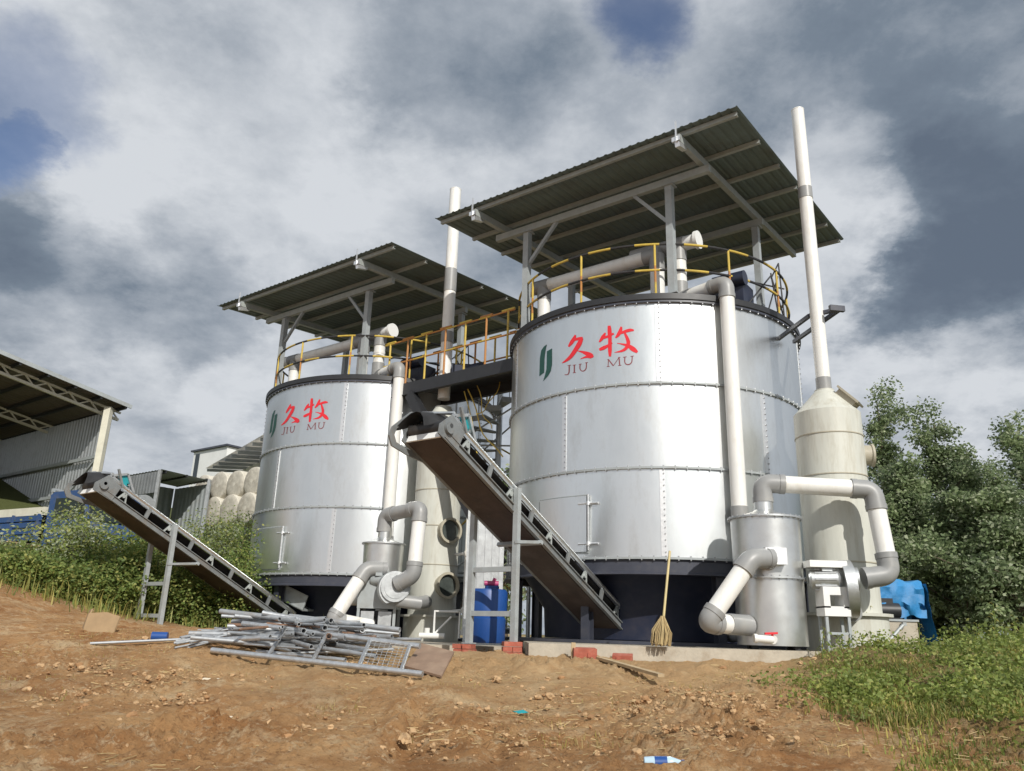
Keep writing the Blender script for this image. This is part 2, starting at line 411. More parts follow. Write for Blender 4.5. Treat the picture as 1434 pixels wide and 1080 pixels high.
# lettering
mb = MB()
for poly in ([(215, 358), (200, 430), (188, 520), (183, 690), (128, 735), (135, 520), (150, 430), (180, 385)],
             [(277, 405), (277, 590), (262, 670), (230, 730), (172, 795), (195, 720), (212, 650), (215, 560), (217, 440)]):
    mb.add([logo_pt(x, y) for x, y in poly], [tuple(t) for t in tessellate_polygon([[Vector((x, y, 0)) for x, y in poly]])])
build('emblem', mb, 'green', tank, fixn=False)
mb = MB()
for s in ([(553, 245, 14), (540, 285, 40), (505, 340, 42), (472, 385, 16)],
          [(530, 310, 18), (585, 292, 34), (640, 280, 26)],
          [(628, 285, 40), (600, 350, 56), (560, 415, 50), (500, 500, 42), (440, 552, 26), (395, 578, 5)],
          [(575, 433, 8), (640, 448, 28), (700, 472, 54), (742, 492, 54), (763, 508, 22)],
          [(742, 508, 32), (680, 506, 24), (612, 530, 5)],
          [(908, 220, 14), (880, 270, 42), (836, 330, 18)],
          [(872, 285, 24), (940, 262, 28), (1008, 228, 20)],
          [(836, 420, 26), (880, 402, 42), (940, 372, 30), (990, 340, 12)],
          [(953, 136, 34), (958, 200, 48), (962, 300, 42), (962, 420, 44), (962, 500, 26)],
          [(1098, 148, 22), (1085, 200, 44), (1060, 245, 40), (1028, 280, 16)],
          [(1062, 238, 18), (1140, 205, 34), (1205, 188, 36), (1246, 192, 16)],
          [(1138, 225, 24), (1168, 290, 40), (1180, 345, 44), (1150, 405, 38), (1095, 437, 26), (1015, 452, 4)],
          [(1045, 343, 6), (1110, 355, 18), (1180, 375, 40), (1240, 415, 56), (1288, 450, 26)]):
    stroke(mb, s)
build('painted_characters', mb, 'red', tank, fixn=False)
mb = MB()
for s in (W([(480, 605), (480, 650), (478, 690)], 11), [(478, 688, 11), (462, 715, 9), (428, 715, 9)], W([(462, 607), (502, 602)], 6),
          W([(540, 600), (540, 692)], 11), W([(522, 603), (560, 598)], 6), W([(522, 694), (560, 689)], 6),
          W([(610, 590), (607, 640), (625, 670), (655, 670), (680, 640), (684, 572)], 10), W([(594, 593), (628, 588)], 6), W([(668, 576), (702, 569)], 6),
          W([(945, 535), (940, 616)], 7), W([(944, 535), (1002, 610)], 12), W([(1002, 610), (1070, 511)], 6), W([(1070, 511), (1078, 606)], 12),
          W([(925, 620), (958, 616)], 6), W([(1060, 608), (1098, 603)], 6), W([(930, 537), (952, 534)], 6), W([(1058, 513), (1085, 508)], 6),
          W([(1140, 505), (1137, 565), (1158, 593), (1192, 593), (1220, 565), (1226, 497)], 11), W([(1118, 509), (1160, 503)], 6), W([(1206, 499), (1246, 493)], 6)):
    stroke(mb, s)
build('lettering', mb, 'maroon', tank, fixn=False)

# ---- roof canopy (tank frame; slab = 0)
def make_canopy():
    t = thing('roof_canopy', 'open mono-pitch steel roof standing over the nearer tank, higher in the picture', 'canopy', RT+ZV*(Z3+.15), ROT, 'roof canopies over the tanks', base=(0, 0, Z3+.15))
    H = 3.1; zf = 7.91; sl = .078
    def zr(y): return zf+sl*(y+H)
    mb = MB(); n = 240; th = .028
    prof = []
    for k in range(n+1):
        x = -H+2*H*k/n; prof.append((x, .016 if (k % 6) in (0, 1) else 0))
    vs = []
    for y in (-H, H):
        for dz in (0, .004):
            vs += [(x, y, zr(y)+b+dz) for x, b in prof]
    m = n+1; fs = []
    for k in range(n):
        fs += [(k, k+1, 2*m+k+1, 2*m+k), (m+k, 3*m+k, 3*m+k+1, m+k+1), (k, m+k, m+k+1, k+1), (2*m+k, 2*m+k+1, 3*m+k+1, 3*m+k)]
    fs += [(0, 2*m, 3*m, m), (n, m+n, 3*m+n, 2*m+n)]
    mb.add(vs, fs); build('roof_sheet', mb, 'roofsheet', t, smooth=False)
    for k in range(7):
        y = -H+.13+k*(2*H-.26)/6; z = zr(y)-.004
        mb = MB(); w, h = .04, .07
        mb.bar((-H+.05, y, z-h/2), (H-.05, y, z-h/2), .012, h); mb.bar((-H+.05, y+.031, z-.007), (H-.05, y+.031, z-.007), .05, .010); mb.bar((-H+.05, y+.031, z-h+.006), (H-.05, y+.031, z-h+.006), .05, .010)
        build('purlin', mb, 'purlin', t)
    for x in (-2.1, 2.1):
        mb = MB(); y0, y1 = -H+.02, H-.25
        mb.bar((x, y0, zr(y0)-.165), (x, y1, zr(y1)-.165), .09, .13)
        build('rafter', mb, 'purlin', t)
        mb = MB()
        mb.bar((x, y0-.02, zr(y0)-.29), (x, y0+.25, zr(y0)-.22), .08, .08); mb.bar((x, y0-.05, zr(y0)-.26), (x, y0-.05, zr(y0)+.12), .025, .025); mb.bar((x-.08, y0-.03, zr(y0)-.20), (x+.06, y0-.03, zr(y0)-.20), .04, .08)
        build('rafter_bracket', mb, 'zinc_bright', t)
    mb = MB(); y = -2.15; z = zr(y)-.35
    mb.bar((-2.25, y, z), (2.25, y, z), .09, .13); build('main_beam', mb, 'purlin', t)
    mb = MB(); y = .4; z = zr(y)-.35
    mb.bar((-2.25, y, z), (2.25, y, z), .09, .13); build('main_beam', mb, 'purlin', t)
    for x, y in ((-1.5, -2.15), (1.5, -2.15), (-2.1, .4), (2.1, .4)):
        mb = MB(); zt = zr(y)-.416
        mb.bar((x, y, Z3+.15), (x, y, zt), .12, .12); mb.box((x, y, Z3+.16), (.24, .24, .02)); mb.box((x, y, zt-.02), (.2, .2, .02))
        build('roof_post', mb, 'grey_paint', t)
        if y < 0:
            s = -1 if x > 0 else 1
            mb = MB(); mb.bar((x, y, zt-.75), (x+s*.68, y, zt+.02), .06, .06); build('brace', mb, 'grey_paint', t)
    return t
canopy = make_canopy()

# ---- striped guard rail round the rim
def arc_rail(mb, r, z, a0, a1, rad=.022, seg_len=.42):
    n = int(abs(a1-a0)/3); pts = [pol(r, a0+(a1-a0)*k/n, z) for k in range(n+1)]
    mis = [int(k*abs(a1-a0)/n*R(1)*r/seg_len) % 2 for k in range(n)]
    mb.path(pts, rad, 8, True, 0, mis=mis)
def make_guard():
    t = thing('guard_railing', 'round yellow and black striped railing on the nearer tank rim', 'railing', RT+ZV*(Z3+.15), ROT, 'round railings on the tank rims', base=(0, 0, Z3+.15))
    r = TR-.10
    for z, nm in ((Z3+1.10, 'top_rail'), (Z3+.62, 'mid_rail')):
        mb = MB(); arc_rail(mb, r, z, -190, 160); build(nm, mb, ['railblack', 'yellow'], t)
    for k in range(13):
        ph = -184+k*28.6
        mb = MB(); zz = [Z3+.13, Z3+.4, Z3+.7, Z3+1.10]
        mb.path([pol(r, ph, z) for z in zz], .020, 8, True, 0, mis=[0, 1, 0]); mb.box(pol(r, ph, Z3+.14), (.1, .1, .02))
        build('stanchion', mb, ['yellow', 'orange'], t)
    mb = MB()
    for a, b in (((-62, .15), (-45, .95)), ((-45, .95), (-30, .2)), ((-62, .62), (-30, .95)), ((-50, .15), (-38, 1.05)), ((-40, .15), (-45, 1.0)), ((-33, .15), (-36, 1.35)), ((-36, 1.35), (-45, .9))):
        mb.path([pol(r-.02, a[0], Z3+a[1]), pol(r-.02, b[0], Z3+b[1])], .014, 6)
    build('ladder_gate', mb, 'railblack', t)
    return t
guard = make_guard()

# ---- deck pipework
def make_deckpipes():
    t = thing('exhaust_pipework', 'white pipes with grey elbows on the deck of the nearer tank', 'pipework', RT+ZV*(Z3+.13), ROT, 'white pipework on the tank decks', base=(0, 0, Z3+.13))
    y = -1.72; z = 6.55; r = .125
    mb = MB(); mb.path([(-1.25, y, z), (.80, y, z)], r, 20); build('pipe', mb, 'pvc', t)
    mb = MB(); mb.path([(-1.58, y, z), (-1.25, y, z)], r*1.1, 20); mb.path([(-1.38, y, z-.30), (-1.38, y, z)], r*1.08, 20); build('pipe_fitting', mb, 'pvc_grey', t); mb = MB(); mb.path([(.78, y, z), (1.10, y, z)], r*1.1, 20); mb.path([(1.02, y, z-.30), (1.02, y, z)], r*1.08, 20)
    build('pipe_fitting', mb, 'pvc_grey', t)
    mb = MB(); mb.path([(-1.72, y, z), (-1.58, y, z)], r, 20); mb.disc((-1.73, y, z), (1, 0, 0), r*1.12, .05, 20); build('end_cap', mb, 'pvc', t)
    for x in (-1.38, 1.02):
        mb = MB(); mb.path([(x, y, Z3+.13), (x, y, z-.28)], r, 20); mb.path([(x, y, Z3+.14), (x, y, Z3+.17)], r*1.35, 20); build('riser', mb, 'pvc', t)
    # second riser beside the downpipe, with a capped arm
    q = to_tank(Vector((2.86, 12.45, 0))); x2, y2 = q.x, q.y
    mb = MB(); mb.path([(x2, y2, Z3+.62), (x2, y2, 6.42)], r, 20); mb.path([(x2, y2, Z3+.86), (x2, y2, Z3+.92)], r*1.05, 20); build('riser', mb, 'pvc', t)
    mb = MB(); mb.path([(x2, y2, Z3+.35), (x2, y2, Z3+.64)], r*1.1, 20); build('pipe_fitting', mb, 'pvc_grey', t); mb = MB(); mb.path([(x2, y2, 6.40), (x2, y2, 6.72)], r*1.1, 20); mb.path([(x2-.9, y2, 6.72), (x2+.12, y2, 6.72)], r*1.1, 20)
    build('pipe_fitting', mb, 'pvc_grey', t)
    mb = MB(); mb.path([(x2+.1, y2, 6.72), (x2+.34, y2, 6.72)], r, 20); mb.disc((x2+.36, y2, 6.72), (1, 0, 0), r*1.3, .06, 20); build('end_cap', mb, 'white', t)
    mb = MB(); mb.box((x2-.25, y2+.9, Z3+.33), (.9, .7, .42)); mb.box((x2+.75, y2+.55, Z3+.34), (.5, .5, .46)); mb.path([(x2+.5, y2+.3, Z3+.6), (x2+1.05, y2+.3, Z3+.6)], .13, 14)
    build('drive_unit', mb, 'navy', t)
    return t
deckpipes = make_deckpipes()
PD = pol(TR+.17, -75, 0)
def make_downpipe():
    t = thing('downpipe', 'tall white pipe running down the front of the nearer tank', 'pipe', RT, ROT, 'white downpipes in front of the tanks', base=(0, 0, 0))
    r = .118; ztop = Z3+.34
    inn = to_tank(Vector((2.86, 12.45, 0))); pin = Vector((inn.x, inn.y, ztop))
    mb = MB(); mb.path([(PD.x, PD.y, .42), (PD.x, PD.y, ztop-.25)], r, 24); build('pipe', mb, 'pvc', t)
    mb = MB(); d = (Vector((PD.x, PD.y, ztop))-pin); dn = d.normalized()
    elbow(mb, Vector((PD.x, PD.y, ztop-.28)), Vector((PD.x, PD.y, ztop)), Vector((PD.x, PD.y, ztop))-dn*.30, r*1.08)
    mb.path([pin-dn*.05, pin+d*.25], r*1.08, 20)
    build('elbow', mb, 'pvc_grey', t)
    mb = MB(); mb.path([pin+d*.2, Vector((PD.x, PD.y, ztop))-dn*.2], r, 20); build('pipe', mb, 'pvc', t)
    for z in (1.75,):
        mb = MB(); mb.path([(PD.x, PD.y, z), (PD.x, PD.y, z+.26)], r*1.09, 24); build('coupling', mb, 'pvc_grey', t)
    mb = MB(); elbow(mb, Vector((PD.x, PD.y, .46)), Vector((PD.x, PD.y, .2)), Vector((PD.x*.85, PD.y*.85, .2)), r*1.08); build('elbow', mb, 'pvc_grey', t)
    return t
downpipe = make_downpipe()
for o, lab in ((tank, 'farther, smaller-looking round silver tank with red characters, behind the steel pipe heap'), (canopy, 'open mono-pitch steel roof standing over the farther tank, lower in the picture'),
               (guard, 'round striped railing on the rim of the farther tank'), (deckpipes, 'white pipes with grey elbows on the deck of the farther tank'), (downpipe, 'tall white pipe running down the front of the farther tank')):
    c = copy_tree(o); c.location = o.location+(LT-RT); c['label'] = lab; c.scale = (1, 1, 1) if o is canopy else (1.028, 1.028, 1)

# ================================================================== SCRUBBER TOWERS AND CHIMNEYS
def scrubber(label, chlabel, c, r, z0, ztop, zcone, zch, marks, ports, hatch, grp='cream scrubber towers', rp=.105):
    c = Vector(c); t = thing('scrubber_tower', label, 'scrubber', (c.x, c.y, z0), 0, grp)
    prof = [(r*1.04, z0+.5)]
    mb = MB(); mb.lathe([(r*1.02, z0+.46), (r, z0+.52), (r, ztop), (rp*1.35, zcone), (rp*1.35, zcone+.02)], 48, (c.x, c.y, 0))
    build('tower_shell', mb, 'frp', t, angle=25)
    for z in marks:
        mb = MB(); mb.lathe([(r-.01, z-.010), (r+.010, z-.008), (r+.010, z+.008), (r-.01, z+.010)], 48, (c.x, c.y, 0), closed=True); build('band', mb, 'frp_dark', t)
    mb = MB(); mb.lathe([(r*1.02, z0+.50), (r*1.28, z0+.50), (r*1.28, z0+.46), (r*1.15, z0+.46), (r*1.15, z0), (0, z0)], 40, (c.x, c.y, 0)); build('base_tank', mb, 'frp', t)
    for (ph, z, rr) in ports:
        a = R(ph); d = Vector((math.cos(a), math.sin(a), 0)); p = Vector((c.x, c.y, z))+d*(r-.05)
        mb = MB(); e = d.cross(ZV)
        rim = []
        for (q, x) in ((rr*.82, .02), (rr*.82, .17), (rr, .17), (rr, .14), (rr*.88, .13), (rr*.88, 0)): rim.append((q, x))
        n = 28; vs = []
        for k in range(n):
            an = 2*math.pi*k/n
            for (q, x) in rim: vs.append(p+d*x+(e*math.cos(an)+ZV*math.sin(an))*q)
        m = len(rim); fs = [(k*m+i, ((k+1) % n)*m+i, ((k+1) % n)*m+i+1, k*m+i+1) for k in range(n) for i in range(m-1)]
        mb.add(vs, fs); ph_ = build('porthole', mb, 'frp_dark', t)
        mb = MB(); mb.disc(p+d*.09, d, rr*.82, .02, 28); build('window', mb, 'porthole', ph_)
    if hatch:
        mb = MB(); a = R(-35); d = Vector((math.cos(a), math.sin(a), 0))
        nrm = (d+ZV*.9).normalized(); mid = Vector((c.x, c.y, (ztop+zcone)/2+.02))+d*(r*.66)
        ex = d.cross(ZV); ey = nrm.cross(ex)
        mb.prism([(-.16, -.2), (.16, -.2), (.16, .2), (-.16, .2)], ex, ey, mid+nrm*.06, nrm, .03); mb.prism([(-.12, -.16), (.12, -.16), (.12, .16), (-.12, .16)], ex, ey, mid, nrm, .1)
        build('hatch', mb, 'frp_dark', t)
    # chimney
    ch = thing('chimney_pipe', chlabel, 'chimney', (c.x, c.y, zcone), 0, 'white chimney pipes')
    mb = MB(); mb.path([(c.x, c.y, zcone+.2), (c.x, c.y, zch)], rp, 24); mb.path([(c.x, c.y, zch-.015), (c.x, c.y, zch)], rp*1.03, 24); build('pipe', mb, 'pvc', ch)
    return t, ch
# right
SR_ = Vector((4.76, 11.4, 0)); zc0 = zat(1160, 549, 11.4)
t, ch = scrubber('cream round tower with conical top and dark side port, right of nearer tank', 'tall white chimney pipe beside the right edge of the higher roof', SR_, .475, -.10, zat(1163, 577, 11.2), zc0, zat(1122, 155, 11.4),
                 [zat(1165, 604, 10.95), zat(1170, 662, 10.95), zat(1185, 786, 10.95)], [(-12, zat(1213, 636, 11.2), .17)], True)
def couple(ch, c, z0, z1, r, m='pvc_grey'):
    mb = MB(); mb.path([(c.x, c.y, z0), (c.x, c.y, z1)], r*1.07, 24); build('coupling', mb, m, ch)
couple(ch, SR_, zat(1155, 549, 11.4)-.01, zat(1154, 530, 11.4), .105)
couple(ch, SR_, zat(1132, 279, 11.4), zat(1131, 264, 11.4), .105)
mb = MB(); zb = zat(1148, 440, 11.4); p0 = to_tank(Vector((0, 0, 0)))
w0 = RT+A*pol(TR+.02, -44, 0).x+B*pol(TR+.02, -44, 0).y; w0.z = zb; w1 = Vector((SR_.x+.12, SR_.y-.25, zb)); dd = (w1-w0).normalized(); sd = dd.cross(ZV)
mb.bar(w0-sd*.16, w1-sd*.16, .05, .06); mb.bar(w0+sd*.16-dd*.1, w1+sd*.16-dd*.35, .05, .06); mb.bar(w1-sd*.16, w1-dd*.35+sd*.16, .05, .06); mb.bar(w1-sd*.22, w1+sd*.02, .06, .09)
one('chimney_bracket', mb, 'navy_beam', 'dark steel bracket tying the right chimney to the tank rim', 'bracket', base=w0)
# left
SL_ = Vector((-1.44, 16.0, 0))
tl, chl = scrubber('cream round tower with two portholes, in front of the farther tank', 'white chimney pipe rising beside the lower roof', SL_, .47, -.20, zat(618, 600, 15.8), zat(620, 572, 16), zat(639, 266, 16),
                   [zat(615, 684, 15.5), zat(615, 735, 15.5), zat(610, 790, 15.5)], [(-55, zat(632, 743, 15.55), .25), (-55, zat(628, 820, 15.55), .25)], False, rp=.13)
couple(chl, SL_, zat(628, 481, 16), zat(629, 466, 16), .13)
couple(chl, SL_, zat(631, 409, 16), zat(633, 378, 16), .13)  # second, longer grey band round the pipe
mb = MB(); q0 = at(648, 886, 15.55); q1 = at(651, 690, 15.55); q1.x = q0.x
mb.path([q0, q1], .03, 10)
for z in (.15, .55): p = q0+(q1-q0)*z; mb.disc(p, (0, 0, 1), .05, .1, 10); mb.path([p, p+Vector((-.25, .25, 0))], .028, 8)
mb.disc(q0, ZV, .06, .1, 10)
build('sight_pipe', mb, 'pvc', tl)
# sludge valve elbow frame at the foot of the left tower
mb = MB(); p = at(607, 893, 14.6)
mb.path([p, p+Vector((0, 0, .45)), p+Vector((.42, 0, .45))], .022, 8); mb.path([p+Vector((0, 0, .05)), p+Vector((.30, -.02, .36))], .018, 8); mb.path([p+Vector((.45, 0, .0)), p+Vector((.45, 0, .45))], .02, 8)
mb.path([p+Vector((-.25, 0, .03)), p+Vector((.2, -.05, .03))], .05, 10); mb.path([p+Vector((-.12, 0, .03)), p+Vector((-.12, 0, .16))], .05, 10)
one('drain_pipe', mb, 'pvc', 'thin white drain pipes at the foot of the two-porthole tower', 'pipe')

# ================================================================== HEATER DRUMS AND FANS
DR = Vector((3.50, 10.75, 0)); zd = -.10
t = thing('heater_drum', 'silver steel drum with red-handled tap at the concrete edge', 'drum', (DR.x, DR.y, zd), 0, 'silver heater drums')
zt = zat(1081, 722, 10.35); zm = zat(1085, 808, 10.3)
mb = MB(); mb.lathe([(.445, zd+.05), (.445, zm-.012)], 64, (DR.x, DR.y, 0)); mb.disc((DR.x, DR.y, zd+.055), ZV, .44, .01, 40); build('lower_shell', mb, 'steel_drum', t)
mb = MB(); mb.lathe([(.445, zm+.012), (.452, zt-.012)], 64, (DR.x, DR.y, 0)); build('upper_shell', mb, 'steel_drum', t)
for z, rr in ((zm, .48), (zt, .49)):
    mb = MB(); mb.lathe([(.43, z-.012), (rr, z-.012), (rr, z+.012), (.43, z+.012)], 64, (DR.x, DR.y, 0), closed=True)
    for k in range(28):
        a = 2*math.pi*k/28; p = Vector((DR.x+(rr-.015)*math.cos(a), DR.y+(rr-.015)*math.sin(a), z)); mb.path([p-ZV*.026, p+ZV*.026], .010, 6)
    build('flange', mb, 'galv2', t)
sx = Vector((DR.x-.07, DR.y, 0)); zs = zat(1076, 697, 10.7)
mb = MB(); mb.lathe([(.44, zt+.012), (.16, zt+.10), (.125, zt+.13), (.125, zs), (.1, zs)], 40, (DR.x, DR.y, 0)); build('lid', mb, 'steel_drum', t)
for k in range(4):
    a = .6+k*math.pi/2; mb = MB(); mb.bar((DR.x+.36*math.cos(a), DR.y+.36*math.sin(a), zd), (DR.x+.36*math.cos(a), DR.y+.36*math.sin(a), zd+.05), .07); build('foot', mb, 'black', t)
bx = at(1086, 779, 10.22)
mb = MB(); mb.box(bx+Vector((.0, .12, 0)), (.27, .32, .21)); build('inlet_box', mb, 'zinc_bright', t)
mb = MB(); p = at(1058, 894, 10.2); q = at(1082, 896, 10.25); mb.path([p, q], .045, 14); mb.path([q, q+Vector((.06, .15, 0))], .055, 14); mb.path([p+Vector((-.02, 0, 0)), p+Vector((.02, 0, 0))], .055, 14)
tp = build('drain_tap', mb, 'pvc', t)
mb = MB(); mb.bar(q+Vector((-.1, -.02, .07)), q+Vector((.06, -.02, .08)), .03, .025); mb.path([q, q+ZV*.07], .015, 8); build('tap_handle', mb, 'red', tp)
# flue from the lid over to the fan
rp = .118
e1 = Vector((DR.x, DR.y, zs+.16)); e2 = at(1222, 686, 10.55)
e1.z = zat(1080, 677, DR.y)
top = Vector((DR.x, DR.y, zs-.06)); dn = (e2-e1).normalized(); e3 = at(1243, 805, 10.45); e3.x = e2.x+.06; e4 = at(1196, 812, 10.5)
t = thing('flue_pipe', 'white pipe with grey elbows arching from silver drum over to the fan', 'pipe', top)
mb = MB(); elbow(mb, top, e1, e1+dn*.30, rp*1.1); build('elbow', mb, 'pvc_grey', t)
mb = MB(); mb.path([e1+dn*.26, e2-dn*.26], rp, 24); build('pipe', mb, 'pvc', t)
d2 = (e3-e2).normalized(); mb = MB(); elbow(mb, e2-dn*.28, e2, e2+d2*.28, rp*1.1); build('elbow', mb, 'pvc_grey', t)
mb = MB(); mb.path([e2+d2*.26, e3-d2*.26], rp, 24); build('pipe', mb, 'pvc', t)
d3 = (e4-e3).normalized(); mb = MB(); elbow(mb, e3-d2*.28, e3, e3+d3*.34, rp*1.12); build('elbow', mb, 'pvc_grey', t)
# feed pipe low left
t = thing('feed_pipe', 'white elbowed pipe angling down left from the silver drum', 'pipe', at(1035, 880, 10.4))
f0 = at(1088, 782, 10.3); f1 = at(1052, 782, 10.15); f2 = at(990, 872, 10.1); f3 = at(1048, 876, 10.5)
dA = (f2-f1).normalized(); dB = (f3-f2).normalized()
mb = MB(); elbow(mb, f1+(f0-f1).normalized()*.30, f1, f1+dA*.20, rp*1.12); build('elbow', mb, 'pvc_grey', t)
mb = MB(); mb.path([f1+dA*.16, f2-dA*.17], rp, 24); build('pipe', mb, 'pvc', t)
mb = MB(); elbow(mb, f2-dA*.2, f2, f2+dB*.20, rp*1.12); mb.path([f2+dB*.36, f3], rp*1.1, 20); build('elbow', mb, 'pvc_grey', t)
mb = MB(); mb.path([f2+dB*.18, f2+dB*.4], rp, 24); build('pipe', mb, 'pvc', t)
# fan on a stand
def volute(mb, c, ax, e, r, w, seg=28):
    ax = Vector(ax).normalized(); e = Vector(e).normalized(); f = ax.cross(e)
    poly = []
    for k in range(seg+1):
        a = 2*math.pi*k/seg*.86-1.2; rr = r*(.78+.24*k/seg); poly.append((rr*math.cos(a), rr*math.sin(a)))
    lx, ly = poly[-1]; poly += [(r*1.5, -r*.98+.0), (r*1.5, -r*.45)] if False else []
    mb.prism(poly, e, f, c, ax, w)
fc = at(1187, 822, 10.5)
t = thing('blower_fan', 'blower with electric motor on white stand between drum and cream tower', 'fan', (fc.x-.15, fc.y, -.12))
mb = MB(); volute(mb, fc, (1, -.25, 0), (0, .3, 1), .40, .13); mb.disc(fc+Vector((.09, -.02, .09)), (1, -.25, 0), .16, .08, 20); build('fan_housing', mb, 'galv2', t)
mc = at(1155, 812, 10.42)
mb = MB(); ax = Vector((1, -.25, 0)).normalized()
mb.path([mc-ax*.20, mc-ax*.17, mc-ax*.17, mc+ax*.15, mc+ax*.2], .13, 20, True, 0, [.09, .12, .13, .13, .09])
for k in range(10): a = 2*math.pi*k/10; mb.bar(mc-ax*.13+(Vector((.25, 1, 0)).normalized()*math.cos(a)+ZV*math.sin(a))*.135, mc+ax*.13+(Vector((.25, 1, 0)).normalized()*math.cos(a)+ZV*math.sin(a))*.135, .012, .02)
mb.box(mc+Vector((0, -.05, .13)), (.13, .12, .06)); build('motor', mb, 'galv2', t)
mb = MB(); p = at(1154, 791, 10.42); mb.box(p, (.48, .30, .085)); build('motor_hood', mb, 'white', t)
p = at(1166, 843, 10.42); mb = MB(); w, h = .33, .36
for (dx, dz, sx, sz) in ((0, .13, .33, .10), (0, -.12, .33, .12), (-.125, 0, .08, .16), (.125, 0, .08, .16)): mb.box(p+Vector((dx, 0, dz)), (sx, .28, sz))
build('stand_panel', mb, 'white', t)
for dx in (-.14, .14):
    for dy in (-.11, .11):
        mb = MB(); mb.bar(p+Vector((dx, dy, -.18)), Vector((p.x+dx, p.y+dy, -.16)), .035); build('leg', mb, 'grey_paint', t)
mb = MB(); mb.bar(Vector((p.x-.14, p.y-.11, .12)), Vector((p.x+.14, p.y-.11, .12)), .03); build('stretcher', mb, 'grey_paint', t)
p = at(1200, 858, 10.62); mb = MB(); mb.path([p+Vector((-.1, -.1, 0)), p+Vector((.05, .3, 0))], .12, 18); build('outlet', mb, 'pvc_grey', t)

# left heater: drum on a square cabinet
HL = Vector((-2.36, 15.3, 0)); zb = -.2
zc1 = zat(543, 800, 14.95); zt = zat(543, 760, 14.95); zs = zat(545, 744, 15.3)
t = thing('heater_drum', 'small silver drum on a grey square cabinet, in front of the farther tank', 'drum', (HL.x, HL.y, zb), 0, 'silver heater drums')
mb = MB(); mb.lathe([(.37, zc1-.02), (.385, zt-.01)], 48, (HL.x, HL.y, 0)); build('upper_shell', mb, 'steel_drum', t)
mb = MB(); mb.lathe([(.36, zt-.012), (.42, zt-.012), (.42, zt+.014), (.36, zt+.014)], 48, (HL.x, HL.y, 0), closed=True); build('flange', mb, 'galv2', t)
mb = MB(); mb.lathe([(.37, zt+.014), (.17, zt+.09), (.13, zt+.12), (.13, zs+.05), (.1, zs+.05)], 36, (HL.x, HL.y, 0)); build('lid', mb, 'steel_drum', t)
zl = zat(540, 852, 15)
mb = MB(); mb.box((HL.x, HL.y, (zc1+zl)/2-.01), (.72, .66, zc1-zl)); build('cabinet', mb, 'grey_paint', t)
mb = MB()
for dx in (-.33, .33):
    for dy in (-.3, .3): mb = MB(); mb.bar((HL.x+dx, HL.y+dy, zb), (HL.x+dx, HL.y+dy, zl), .05); build('leg', mb, 'grey_paint', t)
pass
mb = MB()
for dx in (-.16, .16): mb.box((HL.x+dx, HL.y-.315, (zl+zb)/2+.04), (.24, .02, (zl-zb)*.66))
mb.box((HL.x, HL.y+.05, (zl+zb)/2+.02), (.6, .5, (zl-zb)*.8), mi=1); build('ash_door', mb, ['galv2', 'black'], t)
mb = MB(); mb.path([(HL.x-.36, HL.y-.05, zl+.15), (HL.x-.52, HL.y-.1, zl+.15)], .11, 16); build('burner_port', mb, 'white', t)
r2 = .13
t2 = thing('flue_pipe', 'short grey and white elbowed flue pipe between small silver drum and fan', 'pipe', (HL.x, HL.y, zs))
g1 = Vector((HL.x-.02, HL.y, zat(540, 722, 15.3))); g2 = at(589, 711, 14.7); g3 = at(579, 806, 14.6); g4 = at(556, 818, 14.7)
da, db, dc = (g2-g1).normalized(), (g3-g2).normalized(), (g4-g3).normalized()
mb = MB(); elbow(mb, Vector((HL.x-.02, HL.y, zs-.02)), g1, g1+da*.25, r2*1.08); mb.path([g1+da*.2, g2-da*.2], r2, 20); elbow(mb, g2-da*.25, g2, g2+db*.27, r2*1.08); build('elbow', mb, 'pvc_grey', t2)
mb = MB(); mb.path([g2+db*.24, g3-db*.2], r2, 20); build('pipe', mb, 'pvc', t2)
mb = MB(); elbow(mb, g3-db*.24, g3, g4, r2*1.1); build('elbow', mb, 'pvc_grey', t2)
t3 = thing('blower_fan', 'round grey blower bolted beside the small silver drum cabinet', 'fan', (HL.x+.3, HL.y-.4, 0.2))
fc = at(553, 823, 14.8); mb = MB(); volute(mb, fc, (.35, -1, .0), (1, .35, 0), .32, .2); mb.disc(fc+Vector((.02, -.12, 0)), (.35, -1, 0), .2, .06, 20); mb.disc(fc+Vector((.02, -.13, 0)), (.35, -1, 0), .26, .02, 20); build('fan_housing', mb, 'galv2', t3)
p = at(585, 845, 14.9); mb = MB(); mb.path([fc+Vector((.05, .05, -.22)), p, p+Vector((.1, .5, .05))], .12, 16); build('outlet', mb, 'pvc_grey', t3)
mb = MB(); p = at(523, 812, 14.9); mb.path([p+Vector((-.03, .1, 0)), p+Vector((.22, 0, 0))], .09, 16); mb.box(p+Vector((.1, 0, .1)), (.12, .1, .06)); build('motor', mb, 'grey_paint', t3)
t4 = thing('feed_pipe', 'white pipe with grey elbows slanting down left of the drum cabinet', 'pipe', at(480, 880, 14.8))
h0 = at(540, 796, 15.05); h1 = at(513, 796, 14.9); h2 = at(466, 868, 14.6); h3 = at(520, 878, 15)
dA = (h2-h1).normalized(); dB = (h3-h2).normalized()
mb = MB(); elbow(mb, h0, h1, h1+dA*.25, r2*1.08); build('elbow', mb, 'pvc_grey', t4)
mb = MB(); mb.path([h1+dA*.2, h2-dA*.1], r2, 20); build('pipe', mb, 'pvc', t4)
mb = MB(); elbow(mb, h2-dA*.16, h2, h2+dB*.2, r2*1.08); build('elbow', mb, 'pvc_grey', t4)
mb = MB(); mb.path([h2+dB*.15, h3], r2, 20); build('pipe', mb, 'pvc', t4)

